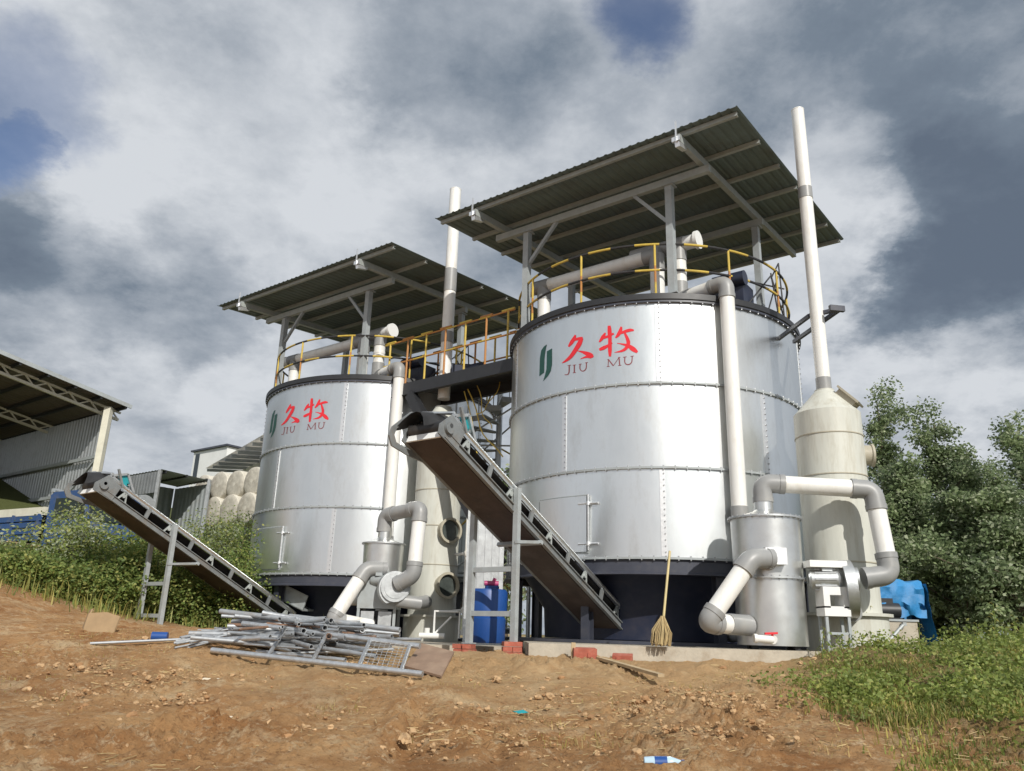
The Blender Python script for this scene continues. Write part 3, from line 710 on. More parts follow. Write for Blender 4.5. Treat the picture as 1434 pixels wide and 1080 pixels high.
# ================================================================== CONVEYORS
C0 = at(843, 880, 12.88); C1 = at(592, 617, 9.45)
hl = math.hypot(C1.x-C0.x, C1.y-C0.y); AL = math.atan2(C1.z-C0.z, hl); CL = math.hypot(hl, C1.z-C0.z)
ca, sa = math.cos(AL), math.sin(AL)
CROT = math.atan2(.6018, -.7986)
def cv(x, s, n): return Vector((x, s*ca-n*sa, s*sa+n*ca))
UPN = Vector((0, -sa, ca)); ALG = Vector((0, ca, sa))
def make_conveyor():
    t = thing('belt_conveyor', 'inclined belt conveyor with rusty brown underside in front of the nearer tank', 'conveyor', C0, CROT, 'belt conveyors', base=(0, 0, 0))
    w = .28
    mb = MB()
    mb.add([cv(-w, 0, 0), cv(w, 0, 0), cv(w, CL, 0), cv(-w, CL, 0), cv(-w, 0, .03), cv(w, 0, .03), cv(w, CL, .03), cv(-w, CL, .03)], [(0, 1, 2, 3), (4, 7, 6, 5), (0, 4, 5, 1), (1, 5, 6, 2), (2, 6, 7, 3), (3, 7, 4, 0)])
    build('bottom_tray', mb, 'rust', t)
    mb = MB(); mb.bar(cv(-w, CL+.012, .05), cv(w, CL+.012, .05), .02, .10, up=UPN); build('tray_lip', mb, 'white', t)
    for sgn in (-1, 1):
        x = sgn*(w+.02)
        mb = MB(); mb.bar(cv(x, -.05, .055), cv(x, CL, .055), .035, .09, up=UPN); mb.bar(cv(x+sgn*.02, -.05, .10), cv(x+sgn*.02, CL, .10), .05, .012, up=UPN); mb.bar(cv(x+sgn*.02, -.05, .012), cv(x+sgn*.02, CL, .012), .05, .012, up=UPN)
        build('side_channel', mb, 'conv_frame', t)
        mb = MB(); mb.path([cv(x, -.05, .33), cv(x, CL-.1, .33)], .026, 10); mb.bar(cv(x, -.05, .30), cv(x, CL-.1, .30), .02, .06, up=UPN)
        build('top_rail', mb, 'galv', t)
        for k in range(9):
            s = .15+k*(CL-.6)/8
            mb = MB()
            if k % 2: mb.bar(cv(x, s, .10), cv(x, s+.02, .31), .03, .07, up=ALG)
            else:
                mb.bar(cv(x, s-.07, .10), cv(x, s+.02, .28), .02, .025, up=ALG); mb.bar(cv(x, s+.10, .10), cv(x, s+.04, .28), .02, .03, up=ALG); mb.bar(cv(x, s-.10, .105), cv(x, s+.13, .105), .06, .015, up=UPN); mb.disc(cv(x, s+.03, .20), (1, 0, 0), .035, .05, 10)
            build('idler_bracket', mb, 'purlin' if k % 2 == 0 else 'conv_frame', t)
    mb = MB(); vs = []; n = 24
    for k in range(n+1):
        s = .02+(CL-.04)*k/n
        for x, nn in ((-w+.01, .27), (-w*.45, .17), (0, .15), (w*.45, .17), (w-.01, .27)): vs.append(cv(x, s, nn))
    mb.add(vs, [(k*5+i, k*5+i+1, k*5+i+6, k*5+i+5) for k in range(n) for i in range(4)])
    for k in range(n): mb.bar(cv(-w+.03, .05+(CL-.1)*k/n, .045), cv(w-.03, .05+(CL-.1)*k/n, .045), .03, .02)
    build('belt', mb, 'rubber', t)
    # head end
    mb = MB(); mb.prism([(CL-.28, .0), (CL+.10, -.02), (CL+.14, .10), (CL+.02, .34), (CL-.28, .30)], ALG, UPN, cv(-(w+.045), 0, 0), Vector((1, 0, 0)), .02); mb.disc(cv(-(w+.07), CL+.0, .14), (1, 0, 0), .075, .06, 14); mb.bar(cv(-(w+.06), CL-.3, .30), cv(-(w+.06), CL-.05, .52), .035); build('bearing_plate', mb, 'conv_frame', t)
    for sgn in (1,):
        x = sgn*(w+.055); mb = MB()
        P = [(CL-.45, .02), (CL-.1, -.10), (CL+.16, -.16), (CL+.27, -.08), (CL+.28, .05), (CL+.12, .42), (CL+.02, .50), (CL-.12, .46)]
        # plate ring with windows
        n = len(P); org = cv(x, 0, 0); cx = sum(p[0] for p in P)/n; cy = sum(p[1] for p in P)/n
        inner = [(cx+(px-cx)*.72, cy+(py-cy)*.72) for px, py in P]
        for k in range(n):
            a, b, c, d = P[k], P[(k+1) % n], inner[(k+1) % n], inner[k]
            mb.prism([a, b, c, d], ALG, UPN, org, Vector((1, 0, 0)), .025)
        for u in (.33, .66):
            a = [inner[0][i]*(1-u)+inner[3][i]*u for i in (0, 1)]; b = [inner[7][i]*(1-u)+inner[5][i]*u for i in (0, 1)]
            mb.bar(org+ALG*a[0]+UPN*a[1], org+ALG*b[0]+UPN*b[1], .022, .05, up=ALG)
        build('head_plate', mb, 'conv_frame', t)
    mb = MB(); mb.path([cv(-w, CL-.0, .17), cv(w, CL-.0, .17)], .085, 20); mb.path([cv(-w-.1, CL, .17), cv(w+.1, CL, .17)], .03, 12); build('head_drum', mb, 'rubber', t)
    mb = MB(); mb.path([cv(-w, .05, .14), cv(w, .05, .14)], .10, 20); build('tail_drum', mb, 'rubber', t)
    mc = cv(-.06, CL-.30, .44); X = Vector((1, 0, 0))
    mb = MB(); mb.path([mc-X*.22, mc-X*.18, mc+X*.13, mc+X*.16, mc+X*.32], .1, 18, True, 0, [.08, .125, .125, .1, .1])
    for k in range(12): a = 2*math.pi*k/12; v = (ALG*math.cos(a)+UPN*math.sin(a))*.128; mb.bar(mc-X*.16+v, mc+X*.12+v, .012, .02)
    mb.box(mc+UPN*.13, (.14, .12, .07)); build('motor', mb, 'teal', t)
    mb = MB(); mb.bar(cv(-w, CL-.38, .42), cv(w, CL-.38, .42), .06, .03, up=UPN); mb.bar(cv(-w, CL-.14, .42), cv(w, CL-.14, .42), .06, .03, up=UPN); mb.bar(cv(-w-.02, CL-.55, .33), cv(-w-.02, CL-.25, .56), .04); mb.bar(cv(-w-.02, CL-.25, .56), cv(-w-.02, CL-.02, .36), .04); mb.bar(cv(-w-.02, CL-.55, .33), cv(-w-.02, CL-.02, .36), .04)
    build('motor_frame', mb, 'galv2', t)
    mb = MB(); mb.bar(cv(w+.04, CL+.06, .44), cv(-w-.04, CL-.02, .40), .035, .03, up=UPN); mb.bar(cv(w+.03, CL-.32, .36), cv(w+.03, CL+.06, .46), .03); mb.bar(cv(-w-.03, CL-.02, .40), cv(-w-.03, CL-.02, .12), .03); build('head_frame', mb, 'galv2', t)
    # bent rubber hood
    mb = MB(); vs = []; n = 10; m = 7
    for k in range(n+1):
        u = k/n; s = CL-.30+.52*u
        for j in range(m):
            v = -1+2*j/(m-1)
            h = .50-.15*u*u+.05*math.sin(u*5)-.18*v*v*(.5+u)
            for th in (0, .015): vs.append(cv(.10+v*(w-.02), s, h+th))
    fs = []
    for k in range(n):
        for j in range(m-1):
            a = (k*m+j)*2; b = a+2; c = a+2*m; d = c+2
            fs += [(a, b, d, c), (a+1, c+1, d+1, b+1)]
    for k in range(n):
        for j in (0, m-1): a = (k*m+j)*2; c = a+2*m; fs.append((a, a+1, c+1, c))
    for j in range(m-1):
        for k in (0, n): a = (k*m+j)*2; fs.append((a, a+1, a+3, a+2))
    mb.add(vs, fs); build('rubber_hood', mb, 'rubber', t)
    # trestle
    s0 = 2.91/ca; top = cv(0, s0, .2); zg = -.26
    for x in (-(w+.085), w+.085):
        mb = MB(); mb.bar(Vector((x, top.y, zg)), Vector((x, top.y, top.z+.12)), .075, .075); mb.box((x, top.y, zg+.006), (.14, .14, .012)); build('leg', mb, 'grey_paint', t)
    for z in (.12, .68): mb = MB(); mb.bar(Vector((-(w+.05), top.y, z)), Vector((w+.05, top.y, z)), .05, .065); build('crossbar', mb, 'grey_paint', t)
    mb = MB(); mb.bar(Vector((-(w+.12), top.y+.05, 1.0+.02)), cv(-(w+.05), s0-.75, -.02), .04); mb.bar(cv(-w-.1, s0-.75, -.025), cv(w+.1, s0-.75, -.025), .05, .05, up=UPN); build('strut', mb, 'grey_paint', t)
    return t
conv = make_conveyor()
c2 = copy_tree(conv); cz = at(388, 868, 16.95).z; c2.location = (LT.x-.6018*2.5, LT.y-.7986*2.5, cz-.13)
c2['label'] = 'inclined belt conveyor on the left, standing in front of the green bushes'

# ================================================================== BRIDGE, STAIRS, HOIST BETWEEN THE TANKS
X0 = LT+A*1.75+B*(-1.25); X1 = RT+A*(-2.05)+B*(-1.25); zB = RT.z+Z3-.18
X0.z = X1.z = zB
t = thing('walkway_bridge', 'dark steel walkway with orange and yellow rails joining the two tanks', 'walkway', (X0+X1)/2)
mb = MB(); mb.bar(X0, X1, 1.0, .03); build('floor_plate', mb, 'black', t)
for sgn in (-1, 1):
    mb = MB(); o = B*(.5*sgn); mb.bar(X0+o-ZV*.10, X1+o-ZV*.10, .05, .26); mb.bar(X0+o-ZV*.235, X1+o-ZV*.235, .1, .012); build('side_beam', mb, 'black', t)
    for h, nm in ((1.05, 'top_rail'), (.55, 'mid_rail')):
        mb = MB(); n = 12; pts = [X0+(X1-X0)*k/n+o+ZV*h for k in range(n+1)]; mb.path(pts, .019, 8, True, 0, mis=[k % 3 == 0 for k in range(n)]); build(nm, mb, ['orange', 'yellow'], t)
    for k in range(7):
        p = X0+(X1-X0)*(k+.3)/6.6+o; mb = MB(); mb.path([p, p+ZV*1.05], .022, 8); d = (X1-X0).normalized(); mb.path([p-d*.16+ZV*1.08, p+d*.16+ZV*1.08], .026, 8); build('rail_post', mb, 'orange' if k % 2 else 'yellow', t)
mb = MB(); mb.box((X0+X1)/2+ZV*.2+B*.15, (.5, .4, .34)); mb.path([(X0+X1)/2+ZV*.28+B*.15-A*.5, (X0+X1)/2+ZV*.28+B*.15+A*.5], .13, 14)
one('winch', mb, 'navy', 'dark winch drive standing on the walkway between the tanks', 'winch')
mb = MB(); mb.bar(X0+(X1-X0)*.25-ZV*.25-B*.5, at(700, 792, 14.2), .16, .22)
one('hoist_rail', mb, 'black', 'dark inclined hoist rail under the walkway', 'rail')
# spiral stair
sc = at(699, 600, 17.6); zg = -.25
t = thing('spiral_stair', 'grey spiral steel stair behind the walkway', 'stair', (sc.x, sc.y, zg))
mb = MB(); mb.path([(sc.x, sc.y, zg), (sc.x, sc.y, zB+1)], .07, 12); build('centre_post', mb, 'galv2', t)
rs = .85; nst = 26; pts = []
for k in range(nst):
    a = R(-75-k*24); z = zB-.05-k*(zB-zg)/nst; d = Vector((math.cos(a), math.sin(a), 0)); e = Vector((-d.y, d.x, 0))
    mb = MB(); p = Vector((sc.x, sc.y, z))
    mb.prism([(.07, -.06), (rs, -.17), (rs, .17), (.07, .06)], d, e, p, ZV, .03); mb.bar(p+d*rs-e*.17-ZV*.05, p+d*rs+e*.17-ZV*.05, .02, .12)
    mb.path([p+d*rs, p+d*rs+ZV*.9], .012, 6); build('tread', mb, 'grey_paint', t); pts.append(p+d*rs+ZV*.9)
mb = MB(); mb.path(pts, .022, 8); build('handrail', mb, 'yellow', t)
mb = MB()
for dx, dy in ((-1.0, -.4), (.75, -.5), (-.55, .8)):
    mb.path([(sc.x+dx, sc.y+dy, zg), (sc.x+dx, sc.y+dy, zB-.1)], .045, 8)
for z in (1.2, 2.6, 4.0):
    mb.path([(sc.x-1.0, sc.y-.4, z), (sc.x+.75, sc.y-.5, z)], .02, 6); mb.path([(sc.x-1.0, sc.y-.4, z), (sc.x+.75, sc.y-.5, z+1.2)], .02, 6); mb.path([(sc.x-.55, sc.y+.8, z), (sc.x+.75, sc.y-.5, z+.9)], .02, 6)
build('bracing', mb, 'galv2', t)
mb = MB(); mis_ = 0
for (a_, b_, sag, r_) in (((655, 545), (706, 640), .5, .014), ((668, 540), (690, 600), .35, .010), ((700, 535), (668, 580), .3, .010), ((650, 548), (705, 700), .9, .012)):
    p, q = at(*a_, 15.6), at(*b_, 15.4); mb.path([p.lerp(q, k/10)-ZV*sag*4*(k/10)*(1-k/10)*.5+A*.05*math.sin(k) for k in range(11)], r_, 6)
one('hanging_cable', mb, 'yellow', 'tangle of yellow cables hanging below the walkway', 'cables')
# cabinets behind the trestle
p = at(676, 860, 13.2); mb = MB(); hz = zat(676, 705, 13.2)
mb.box((p.x, p.y+.3, (hz-.2)/2), (.62, .5, hz+.2)); 
for k in range(5): mb.box((p.x-.24+.12*k, p.y+.045, (hz-.2)/2+.05), (.012, .016, hz))
cab = one('control_cabinet', mb, 'galv2', 'tall grey sheet metal cabinet behind the blue water drum', 'cabinet', base=(p.x, p.y+.3, -.2))

# blue drum with pink lid thing, cream box
bd = Vector((-.255, 11.35, -.13)); zt = zat(690, 824, 11.1)
t = thing('water_drum', 'blue plastic water drum standing between the grey conveyor legs', 'drum', bd)
mb = MB(); hh = zt-bd.z
mb.lathe([(.0, .0), (.24, .0), (.26, .03), (.265, hh*.45), (.25, hh*.47), (.25, hh*.5), (.275, hh*.52), (.28, hh*.94), (.26, hh*.99), (.2, hh), (0, hh)], 36, bd); build('body', mb, 'blue', t)
mb = MB(); mb.lathe([(.10, hh), (.10, hh+.04), (0, hh+.04)], 20, bd+Vector((.06, -.05, 0))); build('cap', mb, 'blue', t)
mb = MB(); p = Vector((bd.x+.05, bd.y-.08, zt+.045)); mb.path([p+Vector((-.1, 0, .03)), p+Vector((.1, .02, .03))], .035, 10); mb.path([p+Vector((.02, 0, .03)), p+Vector((.05, 0, .10))], .025, 8)
one('hand_pump', mb, 'pink', 'small pink pump lying on top of the blue water drum', 'pump')
mb = MB(); p = at(664, 880, 11.5); mb.box(Vector((p.x, p.y+.15, p.z)), (.22, .3, .32)); mb.box(Vector((p.x, p.y+.15, p.z+.165)), (.24, .32, .012))
one('cream_box', mb, 'frp', 'cream plastic box left of the blue water drum', 'box', base=(p.x, p.y+.15, p.z-.16))

# ================================================================== GROUND AND SLABS
RUTS = []
for (x0_, y0_, x1_, y1_, wd_, dp_) in ((850, 985, 975, 1075, .10, .085), (930, 965, 1130, 1060, .12, .10), (60, 985, 330, 950, .16, .07), (600, 985, 560, 1075, .10, .07), (120, 1040, 470, 985, .12, .05), (1010, 960, 1230, 1010, .1, .07), (690, 1010, 700, 1078, .09, .05)):
    p_, q_ = gnd(x0_, y0_), gnd(x1_, y1_); RUTS.append((p_.x, p_.y, q_.x, q_.y, wd_, dp_))
def build_ground():
    rows = [-70, -35, -16, -8, -4, -1.5, 0, 1, 1.8]
    y = 2.4
    while y < 13.2: rows.append(y); y *= 1.0066
    while y < 60: rows.append(y); y *= 1.035
    while y < 900: rows.append(y); y *= 1.35
    us = []
    u = -2.4
    while u < 2.4: us.append(u); u += .0038 if abs(u) < .78 else .05
    vs = []; 
    def nz(x, y):
        return noise.noise(Vector((x*.55, y*.55, 3.1)))
    for y in rows:
        w = math.sqrt(y*y+9) if y < 60 else y
        det = sm(1.0, 2.6, y)*(1-sm(13, 22, y))
        for u in us:
            x = u*w; z = terrain(x, y)
            if det > .01 and abs(u) < .95:
                k = det
                near = 1-sm(9.8, 11.2, y)*(1 if -2.5 < x < 5.3 else .4)
                n1 = noise.noise(Vector((x*.6+9, y*.6, .3))); n2 = noise.noise(Vector((x*1.9, y*1.9, 4.2)))
                n3 = noise.noise(Vector((x*5.5, y*5.5, 7.7))); n4 = noise.noise(Vector((x*15, y*15, 1.9))); n5 = noise.noise(Vector((x*38, y*38, 2.9)))
                rg = 1-abs(noise.noise(Vector((x*1.3-y*.5, y*.45+x*.3, 12.3))))*2.2
                lump = max(0, n2)*max(0, n3+.15)
                rough = .55+.9*max(0, noise.noise(Vector((x*.8+3, y*.8, 8.8)))+.15)
                z += k*near*(n1*.055+n2*.036+.035*max(0, rg)*rough+lump*.15*rough+(abs(n3)-.2)*.050*rough+abs(n4)*.050*rough*(.4+rough)+abs(n5)*.024*rough)
                for (ax_, ay_, bx_, by_, wd_, dp_) in RUTS:
                    dx, dy = bx_-ax_, by_-ay_; l2 = dx*dx+dy*dy; tt = ((x-ax_)*dx+(y-ay_)*dy)/l2
                    if -.05 < tt < 1.05:
                        ds = ((x-ax_)*dy-(y-ay_)*dx)/math.sqrt(l2)+n3*.05+n2*.10; fade = sm(-.05, .2, tt)*sm(1.05, .8, tt)
                        if abs(ds) < wd_*4: z += fade*(-dp_*math.exp(-(ds/wd_)**2)+dp_*.55*math.exp(-((ds-wd_*1.9)/(wd_*.9))**2)*(.5+.9*max(0, n3+.2)+1.2*abs(n4)))
            vs.append((x, y, z))
    nu = len(us); fs = []
    for i in range(len(rows)-1):
        for j in range(nu-1):
            fs.append((i*nu+j, i*nu+j+1, (i+1)*nu+j+1, (i+1)*nu+j))
    me = bpy.data.meshes.new('ground'); me.from_pydata(vs, [], fs)
    me.polygons.foreach_set('use_smooth', [True]*len(fs)); me.update()
    o = bpy.data.objects.new('ground', me); COL.objects.link(o); o['kind'] = 'structure'
    # soil material
    m = bpy.data.materials.new('bare_soil'); nt = nodes_of(m); N, L = nt.nodes, nt.links
    out = N.new('ShaderNodeOutputMaterial'); p = N.new('ShaderNodeBsdfPrincipled'); L.new(p.outputs[0], out.inputs[0])
    tc = N.new('ShaderNodeTexCoord')
    def nse(sc_, det=8, ro=.6, dist=0):
        n = N.new('ShaderNodeTexNoise'); n.inputs['Scale'].default_value = sc_; n.inputs['Detail'].default_value = det; n.inputs['Roughness'].default_value = ro; n.inputs['Distortion'].default_value = dist
        L.new(tc.outputs['Object'], n.inputs['Vector']); return n
    def ramp(src, a, b, c0, c1):
        r = N.new('ShaderNodeValToRGB'); e = r.color_ramp.elements; e[0].position = a; e[1].position = b; e[0].color = (*c0, 1); e[1].color = (*c1, 1); L.new(src, r.inputs[0]); return r
    def mixc(f, a, b):
        x = N.new('ShaderNodeMixRGB'); L.new(f, x.inputs[0])
        for i, s in ((1, a), (2, b)):
            if isinstance(s, tuple): x.inputs[i].default_value = (*s, 1)
            else: L.new(s, x.inputs[i])
        return x.outputs[0]
    r1 = ramp(nse(1.3, 15, .74).outputs['Fac'], .36, .64, (.325, .152, .056), (.52, .315, .148))
    f2 = N.new('ShaderNodeMapRange'); f2.inputs[1].default_value = .52; f2.inputs[2].default_value = .62; L.new(nse(.9, 14, .78, .5).outputs['Fac'], f2.inputs[0])
    c = mixc(f2.outputs[0], r1.outputs[0], (.58, .42, .245))
    f3 = N.new('ShaderNodeMapRange'); f3.inputs[1].default_value = .53; f3.inputs[2].default_value = .62; f3.inputs[4].default_value = .85; L.new(nse(8, 10, .8).outputs['Fac'], f3.inputs[0])
    c = mixc(f3.outputs[0], c, (.60, .45, .28))
    f4 = N.new('ShaderNodeMapRange'); f4.inputs[1].default_value = .54; f4.inputs[2].default_value = .64; f4.inputs[4].default_value = .6; L.new(nse(22, 6, .7).outputs['Fac'], f4.inputs[0])
    c = mixc(f4.outputs[0], c, (.155, .075, .032))
    # damp patches, and grass-green soil cover beyond the yard
    f5 = N.new('ShaderNodeMapRange'); f5.inputs[1].default_value = .50; f5.inputs[2].default_value = .66; f5.inputs[4].default_value = .42; L.new(nse(.42, 5, .6, .8).outputs['Fac'], f5.inputs[0])
    c = mixc(f5.outputs[0], c, (.205, .105, .045))
    sx = N.new('ShaderNodeSeparateXYZ'); L.new(tc.outputs['Object'], sx.inputs[0])
    fy = N.new('ShaderNodeMapRange'); fy.inputs[1].default_value = 14.5; fy.inputs[2].default_value = 17; L.new(sx.outputs[1], fy.inputs[0])
    c = mixc(fy.outputs[0], c, (.10, .115, .04))
    # drier pale topsoil towards the slab, thatch under the grass bank
    nd = nse(1.6, 8, .7, .5).outputs['Fac']
    def madd(a, k, b_):
        n = N.new('ShaderNodeMath'); n.operation = 'MULTIPLY_ADD'; L.new(a, n.inputs[0]); n.inputs[1].default_value = k; L.new(b_, n.inputs[2]); return n.outputs[0]
    g1 = N.new('ShaderNodeMapRange'); g1.inputs[1].default_value = 8.6; g1.inputs[2].default_value = 11.2; g1.inputs[4].default_value = .62; L.new(madd(nd, 4.5, sx.outputs[1]), g1.inputs[0])
    lim = N.new('ShaderNodeMapRange'); lim.inputs[1].default_value = -4.5; lim.inputs[2].default_value = -2.0; L.new(sx.outputs[0], lim.inputs[0])
    gm = N.new('ShaderNodeMath'); gm.operation = 'MULTIPLY'; L.new(g1.outputs[0], gm.inputs[0]); L.new(lim.outputs[0], gm.inputs[1])
    c = mixc(gm.outputs[0], c, (.50, .345, .185))
    g2 = N.new('ShaderNodeMapRange'); g2.inputs[1].default_value = 4.5; g2.inputs[2].default_value = 5.6; g2.inputs[4].default_value = .85; L.new(madd(nd, 3.0, sx.outputs[0]), g2.inputs[0])
    c = mixc(g2.outputs[0], c, (.17, .14, .055))
    L.new(c, p.inputs['Base Color']); p.inputs['Roughness'].default_value = .95; p.inputs['Specular IOR Level'].default_value = .2
    b1 = N.new('ShaderNodeBump'); b1.inputs['Strength'].default_value = .8; b1.inputs['Distance'].default_value = .06; L.new(nse(9, 14, .74).outputs['Fac'], b1.inputs['Height'])
    b2 = N.new('ShaderNodeBump'); b2.inputs['Strength'].default_value = .9; b2.inputs['Distance'].default_value = .025; L.new(nse(55, 10, .75).outputs['Fac'], b2.inputs['Height']); L.new(b1.outputs[0], b2.inputs['Normal'])
    L.new(b2.outputs[0], p.inputs['Normal'])
    me.materials.append(m)
    M['soil'] = m
    return o
build_ground()
mb = MB(); mb.box((2.05, 14.35, -.40), (3.5, 8.4, .60)); mb.box((4.65, 14.6, -.403), (1.7, 7.7, .60)); sl = build('concrete_slab', mb, 'concrete', base=(2.75, 14.35, -.7)); sl['kind'] = 'structure'
mb = MB(); mb.box((-2.65, 17.3, -.455), (5.8, 11.0, .55)); sl = build('concrete_slab', mb, 'concrete', base=(-2.65, 17.3, -.73)); sl['kind'] = 'structure'

# ================================================================== SMALL THINGS ON THE GROUND
def brick_pier(c, nx, ny, nz, rot, label):
    mb = MB(); c = Vector(c); rm = Matrix.Rotation(rot, 3, 'Z')
    for k in range(nz):
        for i in range(nx):
            for j in range(ny):
                off = Vector(((i-(nx-1)/2)*.125+random.uniform(-.008, .008), (j-(ny-1)/2)*.23, (k+.5)*.062+.0))
                mb.box(c+rm @ off, (.115, .22, .055), rm @ Matrix.Rotation(random.uniform(-.06, .06), 3, 'Z'))
    return one('brick_pier', mb, 'brick', label, 'bricks', base=c, group='brick piers under the trestle')
p = at(718, 897, 10.33); brick_pier((p.x, p.y, p.z-.26), 2, 1, 4, .1, 'red brick pier under the right conveyor leg, beside the slab')
p = at(651, 899, 10.8); brick_pier((p.x, p.y, p.z-.21), 2, 1, 3, -.3, 'low red brick pier under the left conveyor leg')
def brick(px, py, rx, rz, label, sz=(.30, .15, .15), dz=0):
    p = gnd(px, py); mb = MB(); mb.box(p+ZV*(sz[2]/2-.02+dz), sz, Matrix.Rotation(rz, 3, 'Z') @ Matrix.Rotation(rx, 3, 'X'))
    for k in (-.06, .06): mb.box(p+ZV*(sz[2]/2-.02+dz)+Vector((k, -sz[1]/2, 0)), (.05, .012, .05), Matrix.Rotation(rz, 3, 'Z'))
    one('brick', mb, 'brick', label, 'brick')
brick(818, 930, .1, .12, 'red brick block lying at the foot of the slab edge', (.28, .15, .16), .04)
brick(872, 930, .2, -.2, 'reddish brick half sunk in dirt right of the brick block', (.24, .13, .10), .03)
p = gnd(802, 930); mb = MB(); mb.bar(p-ZV*.05, p+Vector((.01, .02, .24)), .04, .05); one('wooden_stake', mb, 'wood', 'short wooden stake beside the brick block', 'stake')
p = at(838, 924, 9.9)+ZV*.02; q = at(926, 949, 8.55)+ZV*.02; mb = MB(); mb.bar(p, q, .075, .03); one('wooden_plank', mb, 'wood', 'narrow pale plank lying on the dirt in front of the slab', 'plank')
# broom
bt = at(938, 772, 10.35); bm_ = at(928, 866, 10.12); bb = at(925, 903, 10.05)
t = thing('broom', 'upright twig broom with a bamboo handle leaning on the nearer tank', 'broom', bb)
mb = MB(); mb.path([bt, bt*.5+bm_*.5+Vector((.005, 0, 0)), bm_-ZV*.08], .016, 10); build('handle', mb, 'bamboo', t)
mb = MB()
for k in range(240):
    a = random.uniform(0, 6.28); rr = math.sqrt(random.random()); s = bm_+Vector((math.cos(a)*.02, math.sin(a)*.02, random.uniform(-.02, .03)))
    e = bb+Vector((math.cos(a)*.125*rr, math.sin(a)*.09*rr, random.uniform(-.02, .06))); mid = s*.5+e*.5+Vector((math.cos(a)*.055*rr, math.sin(a)*.05*rr, -.02))
    mb.path([s, mid, e], .004, 4, False, k % 2)
build('bristles', mb, ['straw', 'straw_dark'], t)
mb = MB()
for k in range(3): mb.path([bm_+ZV*(.0-.035*k), bm_+ZV*(.012-.035*k)], .030+.01*k, 12)
build('binding', mb, 'straw_dark', t)
# cardboard, sheet, litter
p0, p1 = gnd(116, 886), gnd(158, 890)
mb = MB(); ex = (p1-p0).normalized(); up = Vector((.05, .35, 1)).normalized(); w = (p1-p0).length
mb.prism([(0, -.02), (w, 0), (w*1.02, .24), (w*.75, .26), (w*.55, .28), (-.02, .25)], ex, up, p0, ex.cross(up), .02); mb.prism([(0, 0), (.28, 0), (.25, .30), (0, .31)], Vector((-.5, .8, 0)).normalized(), up, p0, Vector((.8, .5, 0)).normalized(), .015)
one('cardboard_box', mb, 'cardboard', 'torn brown cardboard box on the dirt in front of the bushes', 'box')
q0 = at(566, 938, 8.8)+ZV*.03; q1 = at(618, 951, 8.5)+ZV*.02; q2 = at(636, 914, 9.2); q3 = at(590, 902, 9.5)
mb = MB(); nn = (q1-q0).cross(q3-q0).normalized()*.012
mb.add([q0-nn, q1-nn, q2-nn, q3-nn, q0+nn, q1+nn, q2+nn, q3+nn], [(0, 1, 2, 3), (7, 6, 5, 4), (0, 4, 5, 1), (1, 5, 6, 2), (2, 6, 7, 3), (3, 7, 4, 0)]); one('plywood_sheet', mb, 'board', 'brown rusty board leaning at the right end of the pipe heap', 'board')
p = gnd(928, 1076); t = thing('plastic_bottle', 'crushed clear water bottle with blue label lying on the dirt', 'bottle', p)
ax = Vector((.95, -.1, .05)).normalized(); c = p+ZV*.033
mb = MB(); mb.path([c-ax*.12, c-ax*.115, c-ax*.06, c, c+ax*.05, c+ax*.08, c+ax*.12], .036, 14, True, 0, [.03, .037, .040, .034, .037, .028, .013]); build('body', mb, 'clear', t)
mb = MB(); mb.path([c-ax*.05, c-ax*.02, c+ax*.03], .0405, 14, False, 0, [.0405, .039, .0385]); build('wrapper', mb, 'blue', t)
mb = MB(); mb.path([c+ax*.12, c+ax*.14], .016, 12); build('cap', mb, 'blue', t)
p = gnd(222, 898); mb = MB(); mb.path([p+Vector((-.09, 0, .05)), p+Vector((.09, .03, .05))], .055, 14); one('paint_can', mb, 'blue', 'small blue tin lying on the dirt left of the pipe heap', 'tin')
for px, py, L_, a in ((295, 957, .16, .05), (308, 1012, .15, .02)):
    p = gnd(px, py)+ZV*.035; mb = MB(); d = Vector((math.cos(a), math.sin(a), 0)); e = Vector((-d.y, d.x, .3)).normalized()
    mb.prism([(-L_/2, -.02), (L_/2, -.015), (L_/2+.01, .02), (0, .012), (-L_/2, .022)], d, e, p, d.cross(e), .006)
    one('paper_scrap', mb, 'paper', 'pale paper strip on bare soil, '+('just below the pipe heap' if py < 1000 else 'lower of the two, in the open dirt'), 'paper')
p = gnd(728, 1003)+ZV*.03; mb = MB(); mb.prism([(-.06, .0), (.0, -.025), (.07, .0), (.02, .03)], (1, -.5, .0), (.3, .8, .5), p, (0, -.5, .8), .004); one('plastic_scrap', mb, 'teal', 'small green plastic scrap on the dirt in the middle', 'scrap')

